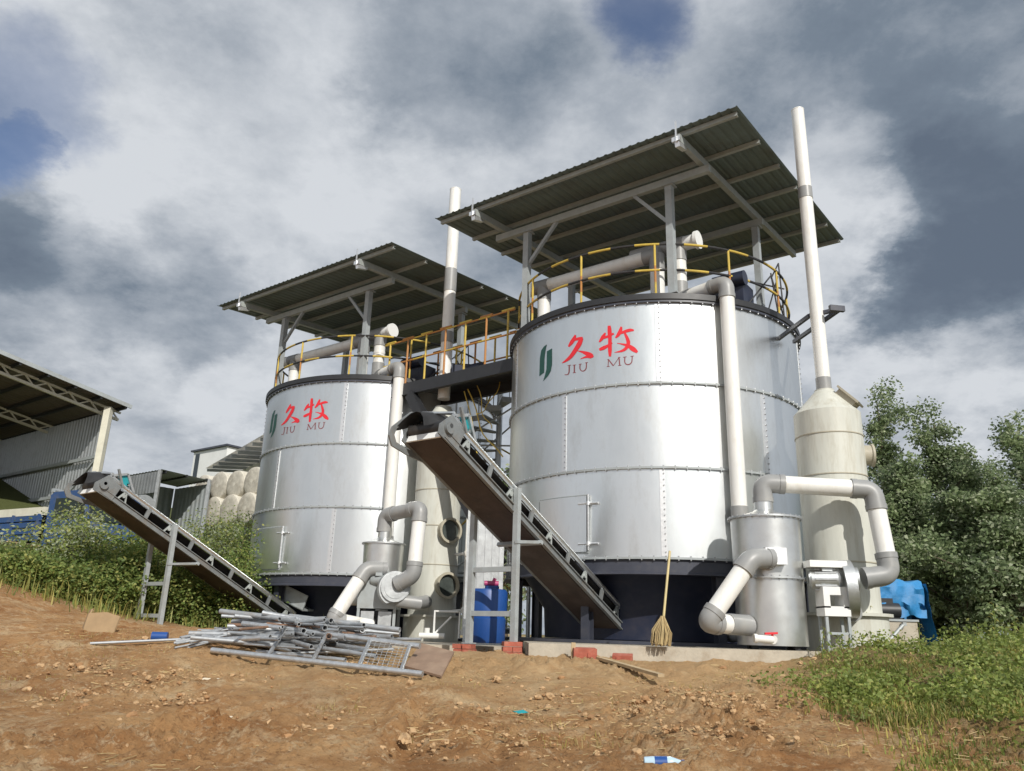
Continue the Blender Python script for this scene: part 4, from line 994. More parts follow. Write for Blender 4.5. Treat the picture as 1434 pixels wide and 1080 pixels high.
# ------------------------------------------------------------------ heap of steel tubes
rng = random.Random(11)
hc = Vector((-2.45, 9.95, 0))
protos = {}
def tube(p, q, r, label, group, m='galv_old', name='steel_tube'):
    d = q-p; L_ = round(d.length, 1); key = (L_, r, m)
    if key not in protos:
        mb = MB(); n = 14; bow = rng.choice((0, 0, .012, .03))*L_; mb.lathe([(r, -L_/2+L_*k/6) for k in range(7)]+[(r*.8, L_/2-L_*k/6) for k in range(7)], n, closed=True)
        for v in mb.v: v.x += bow*(1-(2*v.z/L_)**2)
        o = build(name, mb, m, base=(0, 0, 0)); protos[key] = o.data
    else:
        o = bpy.data.objects.new(name, protos[key]); COL.objects.link(o)
    o.location = (p+q)/2; o.rotation_mode = 'QUATERNION'; o.rotation_quaternion = d.to_track_quat('Z', 'Y')
    tag(o, label, 'tube', group)
for k in range(120):
    lay = k//26; L_ = rng.choice((.9, 1.2, 1.6, 1.9, 2.2))*(1-.08*lay)
    ang = R(-22)+rng.gauss(0, .20+.12*lay); c = Vector((hc.x+max(-.6, min(.6, rng.gauss(0, .36))), hc.y+rng.uniform(-.72, .85)*(1-.2*lay), 0))
    d = Vector((math.cos(ang), math.sin(ang), 0))*L_/2
    r = rng.choice((.013, .016, .02, .024, .032)); base = terrain(c.x, c.y)+.045+lay*.066+rng.uniform(0, .04)
    tl_ = rng.uniform(-.07, .08)
    p = c-d; q = c+d; p.z = base+tl_; q.z = base-tl_*.6
    for e_ in (p, q): e_.z = max(e_.z, terrain(e_.x, e_.y)+.045)
    tube(p, q, r, 'galvanised steel tube lying in the heap before the farther tank', 'steel tubes in the heap', rng.choice(('galv_old', 'galv_old', 'galv2', 'galv_tube', 'rusty' if k % 2 == 0 else 'galv_old')))
for k in range(12):
    y0 = 904+rng.uniform(-6, 8); p = gnd(236+rng.uniform(0, 30), y0+3)+ZV*(.05+.018*(k % 4)); q = gnd(306+rng.uniform(0, 14), y0-4+rng.uniform(-3, 3))+ZV*(.10+.012*(k % 4))
    tube(p, q, .012, 'thin steel rod in the bundle poking out left of the heap', 'thin rods left of the heap', 'galv_old', 'steel_rod')
p = gnd(125, 908)+ZV*.05; q = gnd(305, 902)+ZV*.07; tube(p, q, .016, 'long thin grey rod lying alone on the dirt left of heap', None, 'galv_old', 'steel_rod')
p = at(412, 862, 11.3); q = at(345, 876, 10.9)
# ladder frame with mesh on top of the heap
a1, b1 = at(340, 873, 9.9), at(588, 905, 8.95); a2, b2 = at(296, 916, 9.15), at(592, 944, 8.35)
b2.z = max(b2.z, terrain(b2.x, b2.y)+.05); a2.z = max(a2.z, terrain(a2.x, a2.y)+.12)
t = thing('scaffold_frame', 'long bright ladder-shaped steel frame lying on top of the heap', 'frame', (a2+b2)/2)
for p, q in ((a1, b1), (a2, b2)):
    mb = MB(); mb.path([p, q], .030, 12); build('rail', mb, 'galv_tube', t)
for u in (.26, .50, .74, .95):
    mb = MB(); mb.path([a1+(b1-a1)*u, a2+(b2-a2)*(u*.9+.05)], .022, 10); build('rung', mb, 'galv_tube', t)
mb = MB()
for k in range(9):
    u = .75+.2*k/8; mb.path([a1+(b1-a1)*u, a2+(b2-a2)*(u*.9+.05)], .0028, 4)
for k in range(1, 10):
    v = k/10; pa = a1+(b1-a1)*.75; pb = a2+(b2-a2)*(.75*.9+.05); qa = a1+(b1-a1)*.95; qb = a2+(b2-a2)*(.95*.9+.05); mb.path([pa+(pb-pa)*v, qa+(qb-qa)*v], .0028, 4)
build('wire_mesh', mb, 'galv2', t)
# wheelbarrow-like hopper under the farther tank
p = at(418, 846, 17.3); mb = MB(); rm = Matrix.Rotation(-.4, 3, 'Z') @ Matrix.Rotation(.35, 3, 'Y')
mb.box(p, (.75, .6, .04), rm); mb.box(p+rm @ Vector((-.37, 0, .15)), (.03, .6, .3), rm); mb.box(p+rm @ Vector((0, .3, .15)), (.75, .03, .3), rm); mb.box(p+rm @ Vector((0, -.3, .15)), (.75, .03, .3), rm)
one('steel_hopper', mb, 'grey_paint', 'grey sheet hopper under the farther tank behind conveyor foot', 'hopper')

# ================================================================== RIGHT SIDE EQUIPMENT
c = at(1248, 855, 13.4); t = thing('tarp_shelter', 'blue tarpaulin draped over equipment at the edge of the trees', 'tarp', (c.x, c.y, .0))
mb = MB(); vs = []; n = 14; m = 12; hw = .40; zt = zat(1268, 815, 13.4)
def tp(u, v):
    # u along width, v from front bottom over the top to the back
    x = -hw+2*hw*u
    if v < .4: y = -.35; z = zt*0-.0+(.45+(zt-.45)*v/.4)
    elif v < .6: y = -.35+.9*(v-.4)/.2; z = zt
    else: y = .55; z = zt-(zt+.2)*(v-.6)/.4
    nz_ = noise.noise(Vector((u*5, v*9, 2)))*.085
    return Vector((c.x+x+nz_, c.y+y+nz_, z+nz_-.05*abs(u-.5)))
for i in range(n+1):
    for j in range(m+1): vs.append(tp(i/n, j/m))
fs = [(i*(m+1)+j, (i+1)*(m+1)+j, (i+1)*(m+1)+j+1, i*(m+1)+j+1) for i in range(n) for j in range(m)]
mb.add(vs, fs); build('cover', mb, 'tarp', t)
mb = MB(); vs = []
for i in range(9):
    for j in range(9):
        u, v = i/8, j/8; vs.append(Vector((c.x+hw+.02+.22*(1-v)*(.4+u*.4)+noise.noise(Vector((u*5, v*5, 9)))*.05, c.y-.40+.95*u, -.1+(zt+.05)*v)))
mb.add(vs, [(i*9+j, (i+1)*9+j, (i+1)*9+j+1, i*9+j+1) for i in range(8) for j in range(8)]); build('side_curtain', mb, 'tarp', t)
mb = MB(); mb.box((c.x, c.y+.25, .3), (.7, .4, .7)); build('backdrop_panel', mb, 'tarp', t)
mb = MB(); p = at(1244, 855, 13.0); mb.path([p+Vector((-.15, .1, 0)), p+Vector((.2, .1, 0))], .13, 16); mb.box(p+Vector((0, .1, .14)), (.2, .16, .1)); mb.box(p+Vector((0, .1, -.16)), (.4, .25, .1))
one('pump_motor', mb, 'black', 'dark pump motor in the opening of the blue tarpaulin', 'pump')
p0 = at(1216, 869, 12.0); p1 = at(1284, 869, 12.0)
t = thing('concrete_tank', 'low pale concrete box at the grass edge before the blue tarpaulin', 'tank', ((p0.x+p1.x)/2, 12.4, -.3))
mb = MB(); mb.box(((p0.x+p1.x)/2, 12.4, (p0.z-.3)/2), (p1.x-p0.x, .8, p0.z+.3)); build('body', mb, 'concrete', t)
mb = MB(); mb.box(((p0.x+p1.x)/2, 12.4, p0.z+.015), (p1.x-p0.x+.04, .84, .03)); build('lid', mb, 'grey_paint', t)
mb = MB(); p = at(1266, 874, 11.95); mb.path([p, p+Vector((-.35, -.05, -.32))], .025, 8); mb.box(p, (.05, .05, .05)); one('hose_pipe', mb, 'grey_paint', 'thin slanting grey pipe against the low concrete box', 'pipe')

# ================================================================== BACKGROUND LEFT
def corr_panel(mb, p, ex, ey, w, h, pitch=.18, amp=.025, th=.004):
    """corrugated sheet from p along ex (w) and ey (h)"""
    ex, ey = Vector(ex).normalized(), Vector(ey).normalized(); nn = ex.cross(ey); n = int(w/pitch*4); vs = []
    for k in range(n+1):
        a = (0, 1, 1, 0)[k % 4]*amp; b = Vector(p)+ex*(w*k/n)+nn*a
        vs += [b, b+ey*h, b+nn*th, b+ey*h+nn*th]
    fs = []
    for k in range(n): i = k*4; fs += [(i, i+4, i+5, i+1), (i+2, i+3, i+7, i+6), (i+1, i+5, i+7, i+3), (i, i+2, i+6, i+4)]
    mb.add(vs, fs)
Wp = at(152, 575, 24); Yc = 24.25; Cc = at(185, 568, Yc)
lo, hi = 8.0, 23.0
for _ in range(60):
    mid = (lo+hi)/2; Q = at(0, 490, mid); dx = Cc.x-Q.x; dy = Cc.y-Q.y
    if dx/dy > B.x/B.y: hi = mid
    else: lo = mid
    if abs(hi-lo) < 1e-4: break
Q = at(0, 490, lo); eB = (Cc-Q).normalized(); LB = (Cc-Q).length
if not (4 < LB < 14): eB = Vector((B.x, B.y, -.06)).normalized(); LB = 8.0; Q = Cc-eB*LB
zg = terrain(Wp.x, Wp.y)
shed = thing('open_shed', 'large open-fronted metal shed with brown roof at the left edge', 'shed', (Wp.x, Wp.y, zg))
LS = 15.0; nR = eB.cross(-A).normalized()
if nR.z < 0: nR = -nR
mb = MB(); corr_panel(mb, Cc, -A, -eB, LS, LB+3, .25, .03); sh = build('roof', mb, 'shedroof', shed, smooth=False)
mb = MB(); mb.bar(Cc+A*.02-nR*.06, Q-eB*3+A*.02-nR*.06, .04, .12, up=nR); build('verge_trim', mb, 'grey_paint', sh)
for k in range(9):
    s = .15+k*(LB+2.5)/8; mb = MB(); p = Cc-eB*s-nR*.12; mb.bar(p, p-A*LS, .06, .12, up=nR); build('purlin', mb, 'black', sh)
for k in range(4):
    p = Cc-A*(.6+4.2*k)-nR*.42; mb = MB(); mb.bar(p, p-eB*(LB+2.5), .08, .08, up=nR); mb.bar(p+nR*.24, p+nR*.24-eB*(LB+2.5), .06, .06, up=nR)
    for j in range(9):
        s0, s1 = j*(LB+2)/9, (j+.5)*(LB+2)/9; mb.bar(p-eB*s0, p-eB*s1+nR*.24, .04); mb.bar(p-eB*s1+nR*.24, p-eB*(j+1)*(LB+2)/9, .04)
    build('truss', mb, 'cream', shed)
mb = MB(); wb = Vector((Wp.x, Wp.y, 0))+B*.15; hh = Wp.z-zg+.1
corr_panel(mb, Vector((wb.x, wb.y, zg-1)), -A, ZV, LS, hh+.95, .2, .025); build('back_wall', mb, 'corr', shed, smooth=False)
mb = MB()
for zz in (.35, .62): mb.bar(Vector((wb.x, wb.y, zg+hh*zz))-B*.12, Vector((wb.x, wb.y, zg+hh*zz))-B*.12-A*LS, .07, .10)
mb.bar(Vector((wb.x, wb.y, zg+hh*.62))-B*.18, Vector((wb.x, wb.y, zg+hh*.18))-B*.18-A*2.6, .06, .07); build('wall_girt', mb, 'grey_paint', shed)
for k in range(2):
    p = Vector((Wp.x, Wp.y, zg-.5))-A*(9.2*k); mb = MB(); mb.bar(p, p+ZV*(hh+.5), .20, .20); build('post', mb, 'cream', shed)

# blue truck
tk = at(128, 760, 20.0); zt0 = terrain(tk.x, tk.y)+.12
TKR = R(-28)
t = thing('farm_truck', 'small blue flatbed truck parked by the open shed, behind bushes', 'truck', (tk.x, tk.y, zt0), TKR, base=(0, 0, 0))
cabp = [(-.75, .45), (.80, .45), (.86, .95), (.78, 1.15), (.52, 1.86), (.42, 1.92), (-.62, 1.92), (-.75, 1.85)]
mb = MB(); mb.prism(cabp, (1, 0, 0), (0, 0, 1), (0, 0, 0), (0, 1, 0), 1.6); cab = build('cab', mb, 'truck', t)
mb = MB(); mb.prism([(.77, 1.2), (.56, 1.78), (.57, 1.79), (.80, 1.2)], (1, 0, 0), (0, 0, 1), (.008, 0, 0), (0, 1, 0), 1.4); build('windscreen', mb, 'glass', cab)
for y in (-.803, .803):
    mb = MB(); mb.prism([(-.5, 1.22), (.52, 1.22), (.36, 1.75), (-.5, 1.75)], (1, 0, 0), (0, 0, 1), (0, y, 0), (0, 1, 0), .012); build('side_window', mb, 'glass', cab)
    mb = MB(); mb.prism([(-.55, .62), (.50, .62), (.56, 1.17), (-.55, 1.17)], (1, 0, 0), (0, 0, 1), (0, y, 0), (0, 1, 0), .014); build('door', mb, 'truck', cab)
    mb = MB(); mb.box((.86, y*.75, .72), (.04, .22, .14)); build('headlight', mb, 'white', cab)
    mb = MB(); mb.bar((.62, y, 1.35), (.78, y*1.2, 1.5), .03); mb.box((.80, y*1.22, 1.45), (.05, .14, .24)); build('mirror', mb, 'black', cab)
mb = MB(); mb.box((.90, 0, .50), (.10, 1.6, .18)); build('bumper', mb, 'grey_paint', t)
mb = MB(); mb.box((-2.45, 0, .62), (3.2, 1.7, .10)); mb.box((-1.6, .3, .48), (4.6, .1, .16)); mb.box((-1.6, -.3, .48), (4.6, .1, .16)); build('bed', mb, 'black', t)
for y in (-.86, .86):
    mb = MB()
    for z in (.80, .96, 1.12, 1.28): mb.box((-2.45, y, z), (3.2, .035, .13))
    for x in (-4.0, -3.0, -2.0, -.95): mb.box((x, y*1.02, 1.03), (.06, .05, .70))
    build('side_board', mb, 'truck', t)
mb = MB(); mb.box((-2.45, 0, 1.46), (3.2, 1.66, .20)); build('load_cover', mb, 'cream', t)
mb = MB()
for y in (-.6, .6): mb.bar((-.9, y, .6), (-.9, y, 2.0), .09)
mb.bar((-.9, -.7, 2.0), (-.9, .7, 2.0), .09); mb.bar((-.9, -.7, 1.6), (-.9, .7, 1.6), .06); build('headboard', mb, 'grey_paint', t)
for x in (.25, -2.9):
    for y in (-.72, .72):
        mb = MB(); mb.lathe([(.18, -.1), (.34, -.1), (.37, -.06), (.37, .06), (.34, .1), (.18, .1)], 24); 
        mb.v = [Vector((v.x+x, v.z+y, v.y+.37)) for v in mb.v]; wh = build('wheel', mb, 'tyre', t)
        mb = MB(); mb.path([(x, y-.07, .37), (x, y+.07, .37)], .19, 18); build('rim', mb, 'galv2', wh)

# pallets
for k in range(3):
    p = at(2, 790, 16.5); p.z = terrain(p.x, p.y)+.05+.15*k; mb = MB(); rm = Matrix.Rotation(-.3+.08*k, 3, 'Z')
    for j in range(6): mb.box(p+rm @ Vector((0, -.5+.2*j, .12)), (1.2, .14, .022), rm)
    for j in (-.5, 0, .5): mb.box(p+rm @ Vector((j, 0, .065)), (.1, 1.1, .085), rm)
    for j in (-.5, 0, .5): mb.box(p+rm @ Vector((0, j, .011)), (1.2, .1, .02), rm)
    one('wooden_pallet', mb, 'wood', ['bottom pallet of the small stack by the truck', 'middle pallet of the small stack by the truck', 'top pallet of the small stack by the truck'][k], 'pallet', group='stacked pallets')

# wrapped bales
b0 = at(293, 722, 29.5); rb = .54
for row in range(2):
    for k in range(5):
        p = b0+A*((k-.1)*1.02)+B*(.12*row)+ZV*(row*.97+rng.uniform(-.03, .03)); mb = MB(); d = -B
        r_ = rb*rng.uniform(.95, 1.02); vs = []; 
        mb.path([p+d*.545, p+d*.54, p+d*.535, p+d*.53, p+d*.50, p+d*.44, p+d*.1, p-d*.2, p-d*.5, p-d*.56], r_, 26, True, 0, [r_*.12, r_*.35, r_*.62, r_*.86, r_*.97, r_, r_*1.01, r_, r_, r_*.8], mis=[1, 1, 1, 1, 0, 0, 0, 0, 0])
        for v in mb.v: v += Vector((noise.noise(v*3), noise.noise(v*3+Vector((5, 0, 0))), noise.noise(v*3+Vector((0, 7, 0)))))*.018
        one('wrapped_bale', mb, ['bale', 'bale_end'], 'dirty cream round bale '+['resting on the ground', 'stacked on top of another'][row]+', '+['first', 'second', 'third', 'fourth', 'fifth'][k]+' in its row from the canopy', 'bale', group='round bales in two layers')
# white lean-to roof over the bales
e0 = at(288, 656, 34); e1 = at(372, 607, 27.0); eD = (e1-e0).normalized(); eN = eD.cross(ZV).normalized()
if eN.y < 0: eN = -eN
t = thing('white_shed', 'white lean-to shed with ribbed eave above the round bales', 'shed', (e0.x, e0.y, terrain(e0.x, e0.y)))
eS = (eN+ZV*.10).normalized(); mb = MB(); corr_panel(mb, e0, eD, eS, 9, 4, .3, .006); build('roof', mb, 'sheet_clear', t, smooth=False)
mb = MB()
for k in range(10): p = e0+eD*(.1+k*.95)-ZV*.09+eS*.05; mb.bar(p, p+eS*1.5, .06, .12)
build('rafters', mb, 'grey_paint', t)
mb = MB(); p0 = e0+eN*1.5; wv_ = [p0+eD*.3, p0+eD*9]; mb.bar(wv_[0]-ZV*1.7, wv_[1]-ZV*1.7, .1, 3.5); build('wall', mb, 'white', t)
# white block building
wb = at(262, 650, 46); t = thing('white_building', 'white flat-roofed block with dark window strip far behind the bales', 'building', (wb.x, wb.y, terrain(wb.x, wb.y)), ROT, base=(0, 0, 0))
zt_ = zat(262, 629, 46)-terrain(wb.x, wb.y)
mb = MB(); mb.box((1.1, 2.2, zt_/2-.1), (3.4, 3.0, zt_+.2)); build('wall', mb, 'white', t)
mb = MB(); mb.box((1.1, 2.2, zt_+.06), (3.7, 3.3, .10)); build('roof', mb, 'navy_beam', t)
mb = MB(); mb.box((-.615, 1.9, zt_-1.0), (.03, .6, 1.7)); build('window', mb, 'glass', t); mb = MB(); mb.box((-.15, .69, zt_-1.0), (.42, .03, 1.7)); build('window', mb, 'glass', t)
# grey canopy
g0 = at(226, 657, 27); zg = terrain(g0.x, g0.y)
t = thing('metal_canopy', 'low grey metal lean-to with hanging front panel left of the bales', 'canopy', (g0.x, g0.y, zg))
mb = MB(); corr_panel(mb, g0, -A, B-ZV*.04, 2.3, 2.0, .2, .02); build('roof', mb, 'grey_paint', t, smooth=False)
mb = MB()
for k in range(3): mb.bar(g0+B*(.2+.8*k)-ZV*.07, g0+B*(.2+.9*k)-ZV*.07-A*2.3, .05, .09)
build('purlins', mb, 'black', t)
mb = MB(); corr_panel(mb, g0-ZV*.80-A*2.25, A, ZV, 2.2, .74, .2, .015); build('front_panel', mb, 'corr', t, smooth=False)
for p in (g0-B*.03, g0-A*2.25, g0+B*1.9):
    mb = MB(); mb.bar(Vector((p.x, p.y, zg-.4)), Vector((p.x, p.y, g0.z-.05)), .11, .11); build('post', mb, 'galv2', t)
mb = MB(); q = g0+B*1.95; corr_panel(mb, Vector((q.x, q.y, zg-.5))-A*2.3, A, ZV, 2.4, g0.z-zg+.3, .25, .03); corr_panel(mb, Vector((g0.x, g0.y, zg-.5))-A*2.3+B*.1, B, ZV, 1.8, g0.z-zg+.3, .25, .03); build('back_wall', mb, 'grey_paint', t, smooth=False)
p = at(190, 712, 26.5); mb = MB(); mb.path([p-A*.5, p+A*.5], .42, 20); mb.bar(p-A*.5-ZV*.8, p-A*.5, .1); mb.bar(p+A*.5-ZV*.8, p+A*.5, .1)
one('steel_barrel', mb, 'galv2', 'grey barrel lying on legs under the low metal lean-to', 'barrel')

# ================================================================== VEGETATION
def leaf_cloud(mb, clumps, n, size, rg, nmat=3, droop=.2):
    for _ in range(n):
        c, rr = rg.choice(clumps)
        v = Vector((rg.gauss(0, 1), rg.gauss(0, 1), rg.gauss(0, 1)))
        if v.length > 2.2: v *= 2.2/v.length
        p = c+Vector((v.x*rr.x, v.y*rr.y, v.z*rr.z))*.5
        d = Vector((rg.uniform(-1, 1), rg.uniform(-1, 1), rg.uniform(-.7, .6)-droop)).normalized(); u = Vector((rg.uniform(-1, 1), rg.uniform(-1, 1), rg.uniform(-.2, 1))).normalized()
        s = d.cross(u)
        if s.length < .1: continue
        s.normalize(); L_ = size*rg.uniform(.7, 1.4); w = L_*.30
        o = len(mb.v)
        mb.v += [p, p+d*L_*.5+s*w, p+d*L_, p+d*L_*.5-s*w]; mb.f.append([o, o+1, o+2, o+3])
        mb.m.append(rg.choices((0, 1, 2), (4, 4, 2))[0] if nmat == 3 else 0)
def make_tree(name, label, loc, h, w, seed, n, mats, leaf, group, trunk_h=.22):
    rg = random.Random(seed); loc = Vector(loc); t = thing(name, label, 'tree', loc, rg.uniform(0, 6), group, base=(0, 0, 0))
    mb = MB(); clumps = []
    top = Vector((rg.uniform(-.2, .2), rg.uniform(-.2, .2), h*.9))
    n_ = 6; ax = [Vector((0, 0, -.2)).lerp(top, k/n_)+Vector((rg.uniform(-.1, .1), rg.uniform(-.1, .1), 0)) for k in range(n_+1)]
    mb.path(ax, .1, 8, True, 0, [max(.015, .028*h*(1-k/(n_+.4))) for k in range(n_+1)])
    for k in range(26):
        u = trunk_h+(1-trunk_h)*(k+.5)/26; s = Vector((0, 0, 0)).lerp(top, u*.95); a = k*2.4+rg.uniform(-.4, .4)
        prof = math.sin(min(1, (u-trunk_h*.5)/(1-trunk_h*.5)*1.15+.12)*math.pi)**.6 if u < .97 else .3
        L_ = w*prof*rg.uniform(.55, 1.1); e = s+Vector((math.cos(a)*L_, math.sin(a)*L_, L_*rg.uniform(.25, .8)))
        mid = (s+e)/2+Vector((0, 0, L_*.08)); mb.path([s, mid, e], .03, 5, False, 0, [.008*h*(1.1-u), .006*h*(1.1-u), .01])
        for q in range(3):
            f = .45+.3*q+rg.uniform(-.1, .1); c = s.lerp(e, f)+Vector((rg.gauss(0, .25), rg.gauss(0, .25), rg.gauss(0, .2)))*w*.35
            r0 = w*rg.uniform(.10, .34); clumps.append((c, Vector((r0, r0, r0*.75))))
    for k in range(5): clumps.append((Vector((rg.uniform(-.3, .3)*w*.6, rg.uniform(-.3, .3)*w*.6, h*(.84+.03*k))), Vector((w*.22, w*.22, h*.05))))
    build('trunk', mb, 'bark', t)
    mb = MB(); leaf_cloud(mb, clumps, n, leaf, rg); build('crown', mb, mats, t, smooth=False, fixn=False)
    return t
LM = ['leafA', 'leafB', 'leafC']
def treepos(px, ytop, Y):
    p = at(px, ytop, Y); zg = terrain(p.x, Y)-.1; return (p.x, Y, zg), p.z-zg
specs = [(1232, 528, 21, 1.6, 'tall slim tree nearest the cream tower'), (1292, 562, 20, 1.5, 'second tree right of the cream tower, a little shorter'), (1345, 620, 19.5, 1.5, 'bushy tree in the dip of the tree line'),
         (1425, 572, 18, 1.7, 'tree cut by the right edge of the picture'), (1262, 640, 17.5, 1.4, 'low dark tree just above the blue tarpaulin'), (1325, 690, 16.5, 1.4, 'low leafy tree right of the blue tarpaulin'),
         (1400, 680, 15.5, 1.4, 'low leafy tree in front, near the right edge'), (1470, 640, 16, 1.5, 'leafy tree mostly outside the right edge'), (1380, 640, 23, 2.0, 'farther tree filling the back of the tree line')]
for i, (px, yt, Y, w, lab) in enumerate(specs):
    loc, h = treepos(px, yt, Y); make_tree('leafy_tree', lab, loc, h, w, 40+i, 23000 if yt > 600 else 15500, LM, .084, 'trees right of the tanks', .12)
for i, (px, yt, Y, lab) in enumerate(((712, 655, 34, 'small distant tree seen between the two tanks'),)):
    loc, h = treepos(px, yt, Y); make_tree('leafy_tree', lab, loc, h, 2.2, 70+i, 6000, LM, .22, None, .12)

def make_bush(label, loc, w, h, seed, n, mats, leaf=.064, group='bushes on the left bank', name='green_bush'):
    rg = random.Random(seed); t = thing(name, label, 'bush', loc, 0, group, base=(0, 0, 0)); mb = MB(); clumps = []
    for k in range(16):
        a = rg.uniform(0, 6.28); L_ = w*math.sqrt(rg.random())*.85; hh = h*(1-.45*(L_/w)**2)*rg.uniform(.55, 1.02); e = Vector((math.cos(a)*L_, math.sin(a)*L_, hh))
        mb.path([(math.cos(a)*.1, math.sin(a)*.1, -.1), e*.5+Vector((0, 0, .05)), e], .02, 5, False, 0, [.02, .013, .004])
        for f in (.15, .35, .55, .8, 1.0): clumps.append((e*f+Vector((rg.gauss(0, .1), rg.gauss(0, .1), 0))*w, Vector((w*.34, w*.34, h*.22))))
    build('stem', mb, 'bark', t)
    mb = MB(); leaf_cloud(mb, clumps, n, leaf, rg, droop=0); build('foliage', mb, mats, t, smooth=False, fixn=False); return t
HM = ['hedgeA', 'hedgeB', 'hedgeC']; HM2 = ['hedgeB', 'leafC', 'hedgeC']
def bush_px(px, ybase, ytop, Y, w, mats, lab, seed, n=5200):
    p = at(px, ybase, Y); zg = terrain(p.x, Y)-.08; top = zat(px, ytop, Y); make_bush(lab, (p.x, Y, zg), w*1.2, max(.5, top-zg)*(1.0+.34*random.Random(seed*3).random()), seed, int(n*2.4), mats)
for i, a in enumerate(((98, 820, 748, 16.2, 1.0, HM2, 'tall grey-green bush in front of the truck cab'), (40, 800, 762, 16.0, .8, HM2, 'pale bush left of the truck cab bush'), (165, 845, 762, 16.3, .9, HM, 'bush right of the truck cab, under conveyor head'),
                       (150, 850, 790, 15.3, .75, HM, 'low bush at the dirt edge behind the cardboard box'), (215, 860, 765, 16.2, .85, HM, 'bush behind the left conveyor legs'), (262, 868, 775, 16.4, .85, HM, 'bush just right of the left conveyor legs'),
                       (305, 872, 765, 17.2, .85, HM, 'bush under the middle of the left conveyor'), (330, 875, 800, 16.9, .7, HM, 'bush beside the dark foot of the farther tank'), (90, 835, 785, 15.0, .7, HM, 'low bush in front of the tall grey-green bush'),
                       (300, 800, 752, 22.5, 1.3, HM2, 'yellowish tall weeds bush below the round bales'), (345, 800, 755, 23, 1.1, HM2, 'yellowish weeds beside the farther tank wall'), (225, 800, 760, 20.5, 1.1, HM2, 'weedy bush behind the left conveyor'), (20, 815, 770, 14.6, .6, HM, 'small bush before the pallets at left edge'))):
    bush_px(a[0], a[1], a[2], a[3], a[4], a[5], a[6], 200+i)

# grass, one mass
def blades(name, pts, hmin, hmax, wd, mats, wts, seed, label, cat):
    rg = random.Random(seed); mb = MB()
    for (x, y, sc_) in pts:
        z = terrain(x, y)-.01; h = rg.uniform(hmin, hmax)*sc_; a = rg.uniform(0, 6.28); lean = rg.uniform(.1, .9)*h; d = Vector((math.cos(a), math.sin(a), 0)); s = Vector((-d.y, d.x, 0))*wd*rg.uniform(.7, 1.4)
        p = Vector((x, y, z)); o = len(mb.v)
        mb.v += [p-s, p+s, p+d*lean*.35+ZV*h*.6+s*.7, p+d*lean*.35+ZV*h*.6-s*.7, p+d*lean+ZV*h*(.95-.25*lean/h)]
        mb.f += [[o, o+1, o+2, o+3], [o+3, o+2, o+4]]; k = rg.choices(range(len(mats)), wts)[0]; mb.m += [k, k]
    o = build(name, mb, mats, smooth=False, fixn=False); tag(o, label, cat, kind='stuff')
rg = random.Random(5); pts = []
while len(pts) < 62000:
    y = rg.uniform(4.6, 15.5) if rg.random() < .75 else rg.uniform(4.2, 9); x = rg.uniform(2.6, 10)
    if x > y*.75+.5: continue
    edge = 2.85+.11*(y-5)+.22*math.sin(y*1.3)+.2*math.sin(y*2.9+1)+.45*sm(8.3, 9.7, y)
    dens = sm(edge-.5, edge+.7, x+rg.gauss(0, .2))*(.35+.65*sm(-.1, .3, noise.noise(Vector((x*1.2, y*1.2, 5)))))
    if y > 9.75 and (x < 3.75 or (y > 10.25 and x < 5.4)): continue
    if y > 10.8 and x < .62*y and rg.random() < .6: continue
    if rg.random() < dens: pts.append((x, y, .6+.8*max(0, noise.noise(Vector((x*.9, y*.9, 1)))+.4)))
blades('grass', pts, .04, .135, .0062, ['grassA', 'grassB', 'grassC'], (5, 6, 2), 3, 'olive and straw coloured rough grass on the right bank', 'grass')
# broad-leaved weeds through the grass, part of the same uncountable cover
mb = MB(); rgl = random.Random(17); cl = []
while len(cl) < 900:
    x, y, k_ = rgl.choice(pts)
    if noise.noise(Vector((x*.8+4, y*.8, 2))) > rgl.uniform(-.25, .3): cl.append((Vector((x, y, terrain(x, y)+.08)), Vector((.16, .16, .10+.12*rgl.random()))))
leaf_cloud(mb, cl, 46000, .042, rgl, droop=-.2)
cl = []
while len(cl) < 160:
    y = rgl.uniform(9.2, 13); x = rgl.uniform(4.6, 9.5)
    if x > y*.78 or x < 6.7: continue
    cl.append((Vector((x, y, terrain(x, y)+.14)), Vector((.18, .18, .22+.2*rgl.random()))))
leaf_cloud(mb, cl, 9000, .07, rgl, droop=-.3)
tag(build('ground_weeds', mb, ['grassB', 'hedgeB', 'hedgeC'], smooth=False, fixn=False), 'low leafy green weeds among the grass on the right bank', 'weeds', kind='stuff')
pts = []
while len(pts) < 5200:
    px, py = rg.uniform(560, 1230), rg.uniform(905, 1010); d = ray(px, py)
    y = rg.uniform(6, 10.9); x = rg.uniform(-5.5, 5.2)
    if rg.random() < sm(.0, .35, noise.noise(Vector((x*1.1+7, y*1.1, 6)))+(.25 if y > 9 else -.05)): 
        if not (y > 10.05 and .2 < x < 5.2): pts.append((x, y, .5+.4*rg.random()))
blades('dry_grass', pts, .03, .12, .0035, ['grassC', 'grassA'], (6, 1), 4, 'thin dry grass stubble scattered over the bare soil', 'dry grass')
pts = []
while len(pts) < 9000:
    y = rg.uniform(12.6, 24); x = rg.uniform(-14, -3.6)
    if x < -y*.75: continue
    if terrain(x, y) < .0 and y < 14.5 and rg.random() < .8: continue
    if -6.4 < x and y < 15.6: continue
    if rg.random() < sm(13.0, 15, y+.25*(-x-6)): pts.append((x, y, .8+rg.random()))
blades('bank_grass', pts, .12, .38, .010, ['hedgeB', 'hedgeC', 'grassA'], (4, 3, 3), 6, 'long green grass covering the left bank', 'grass')
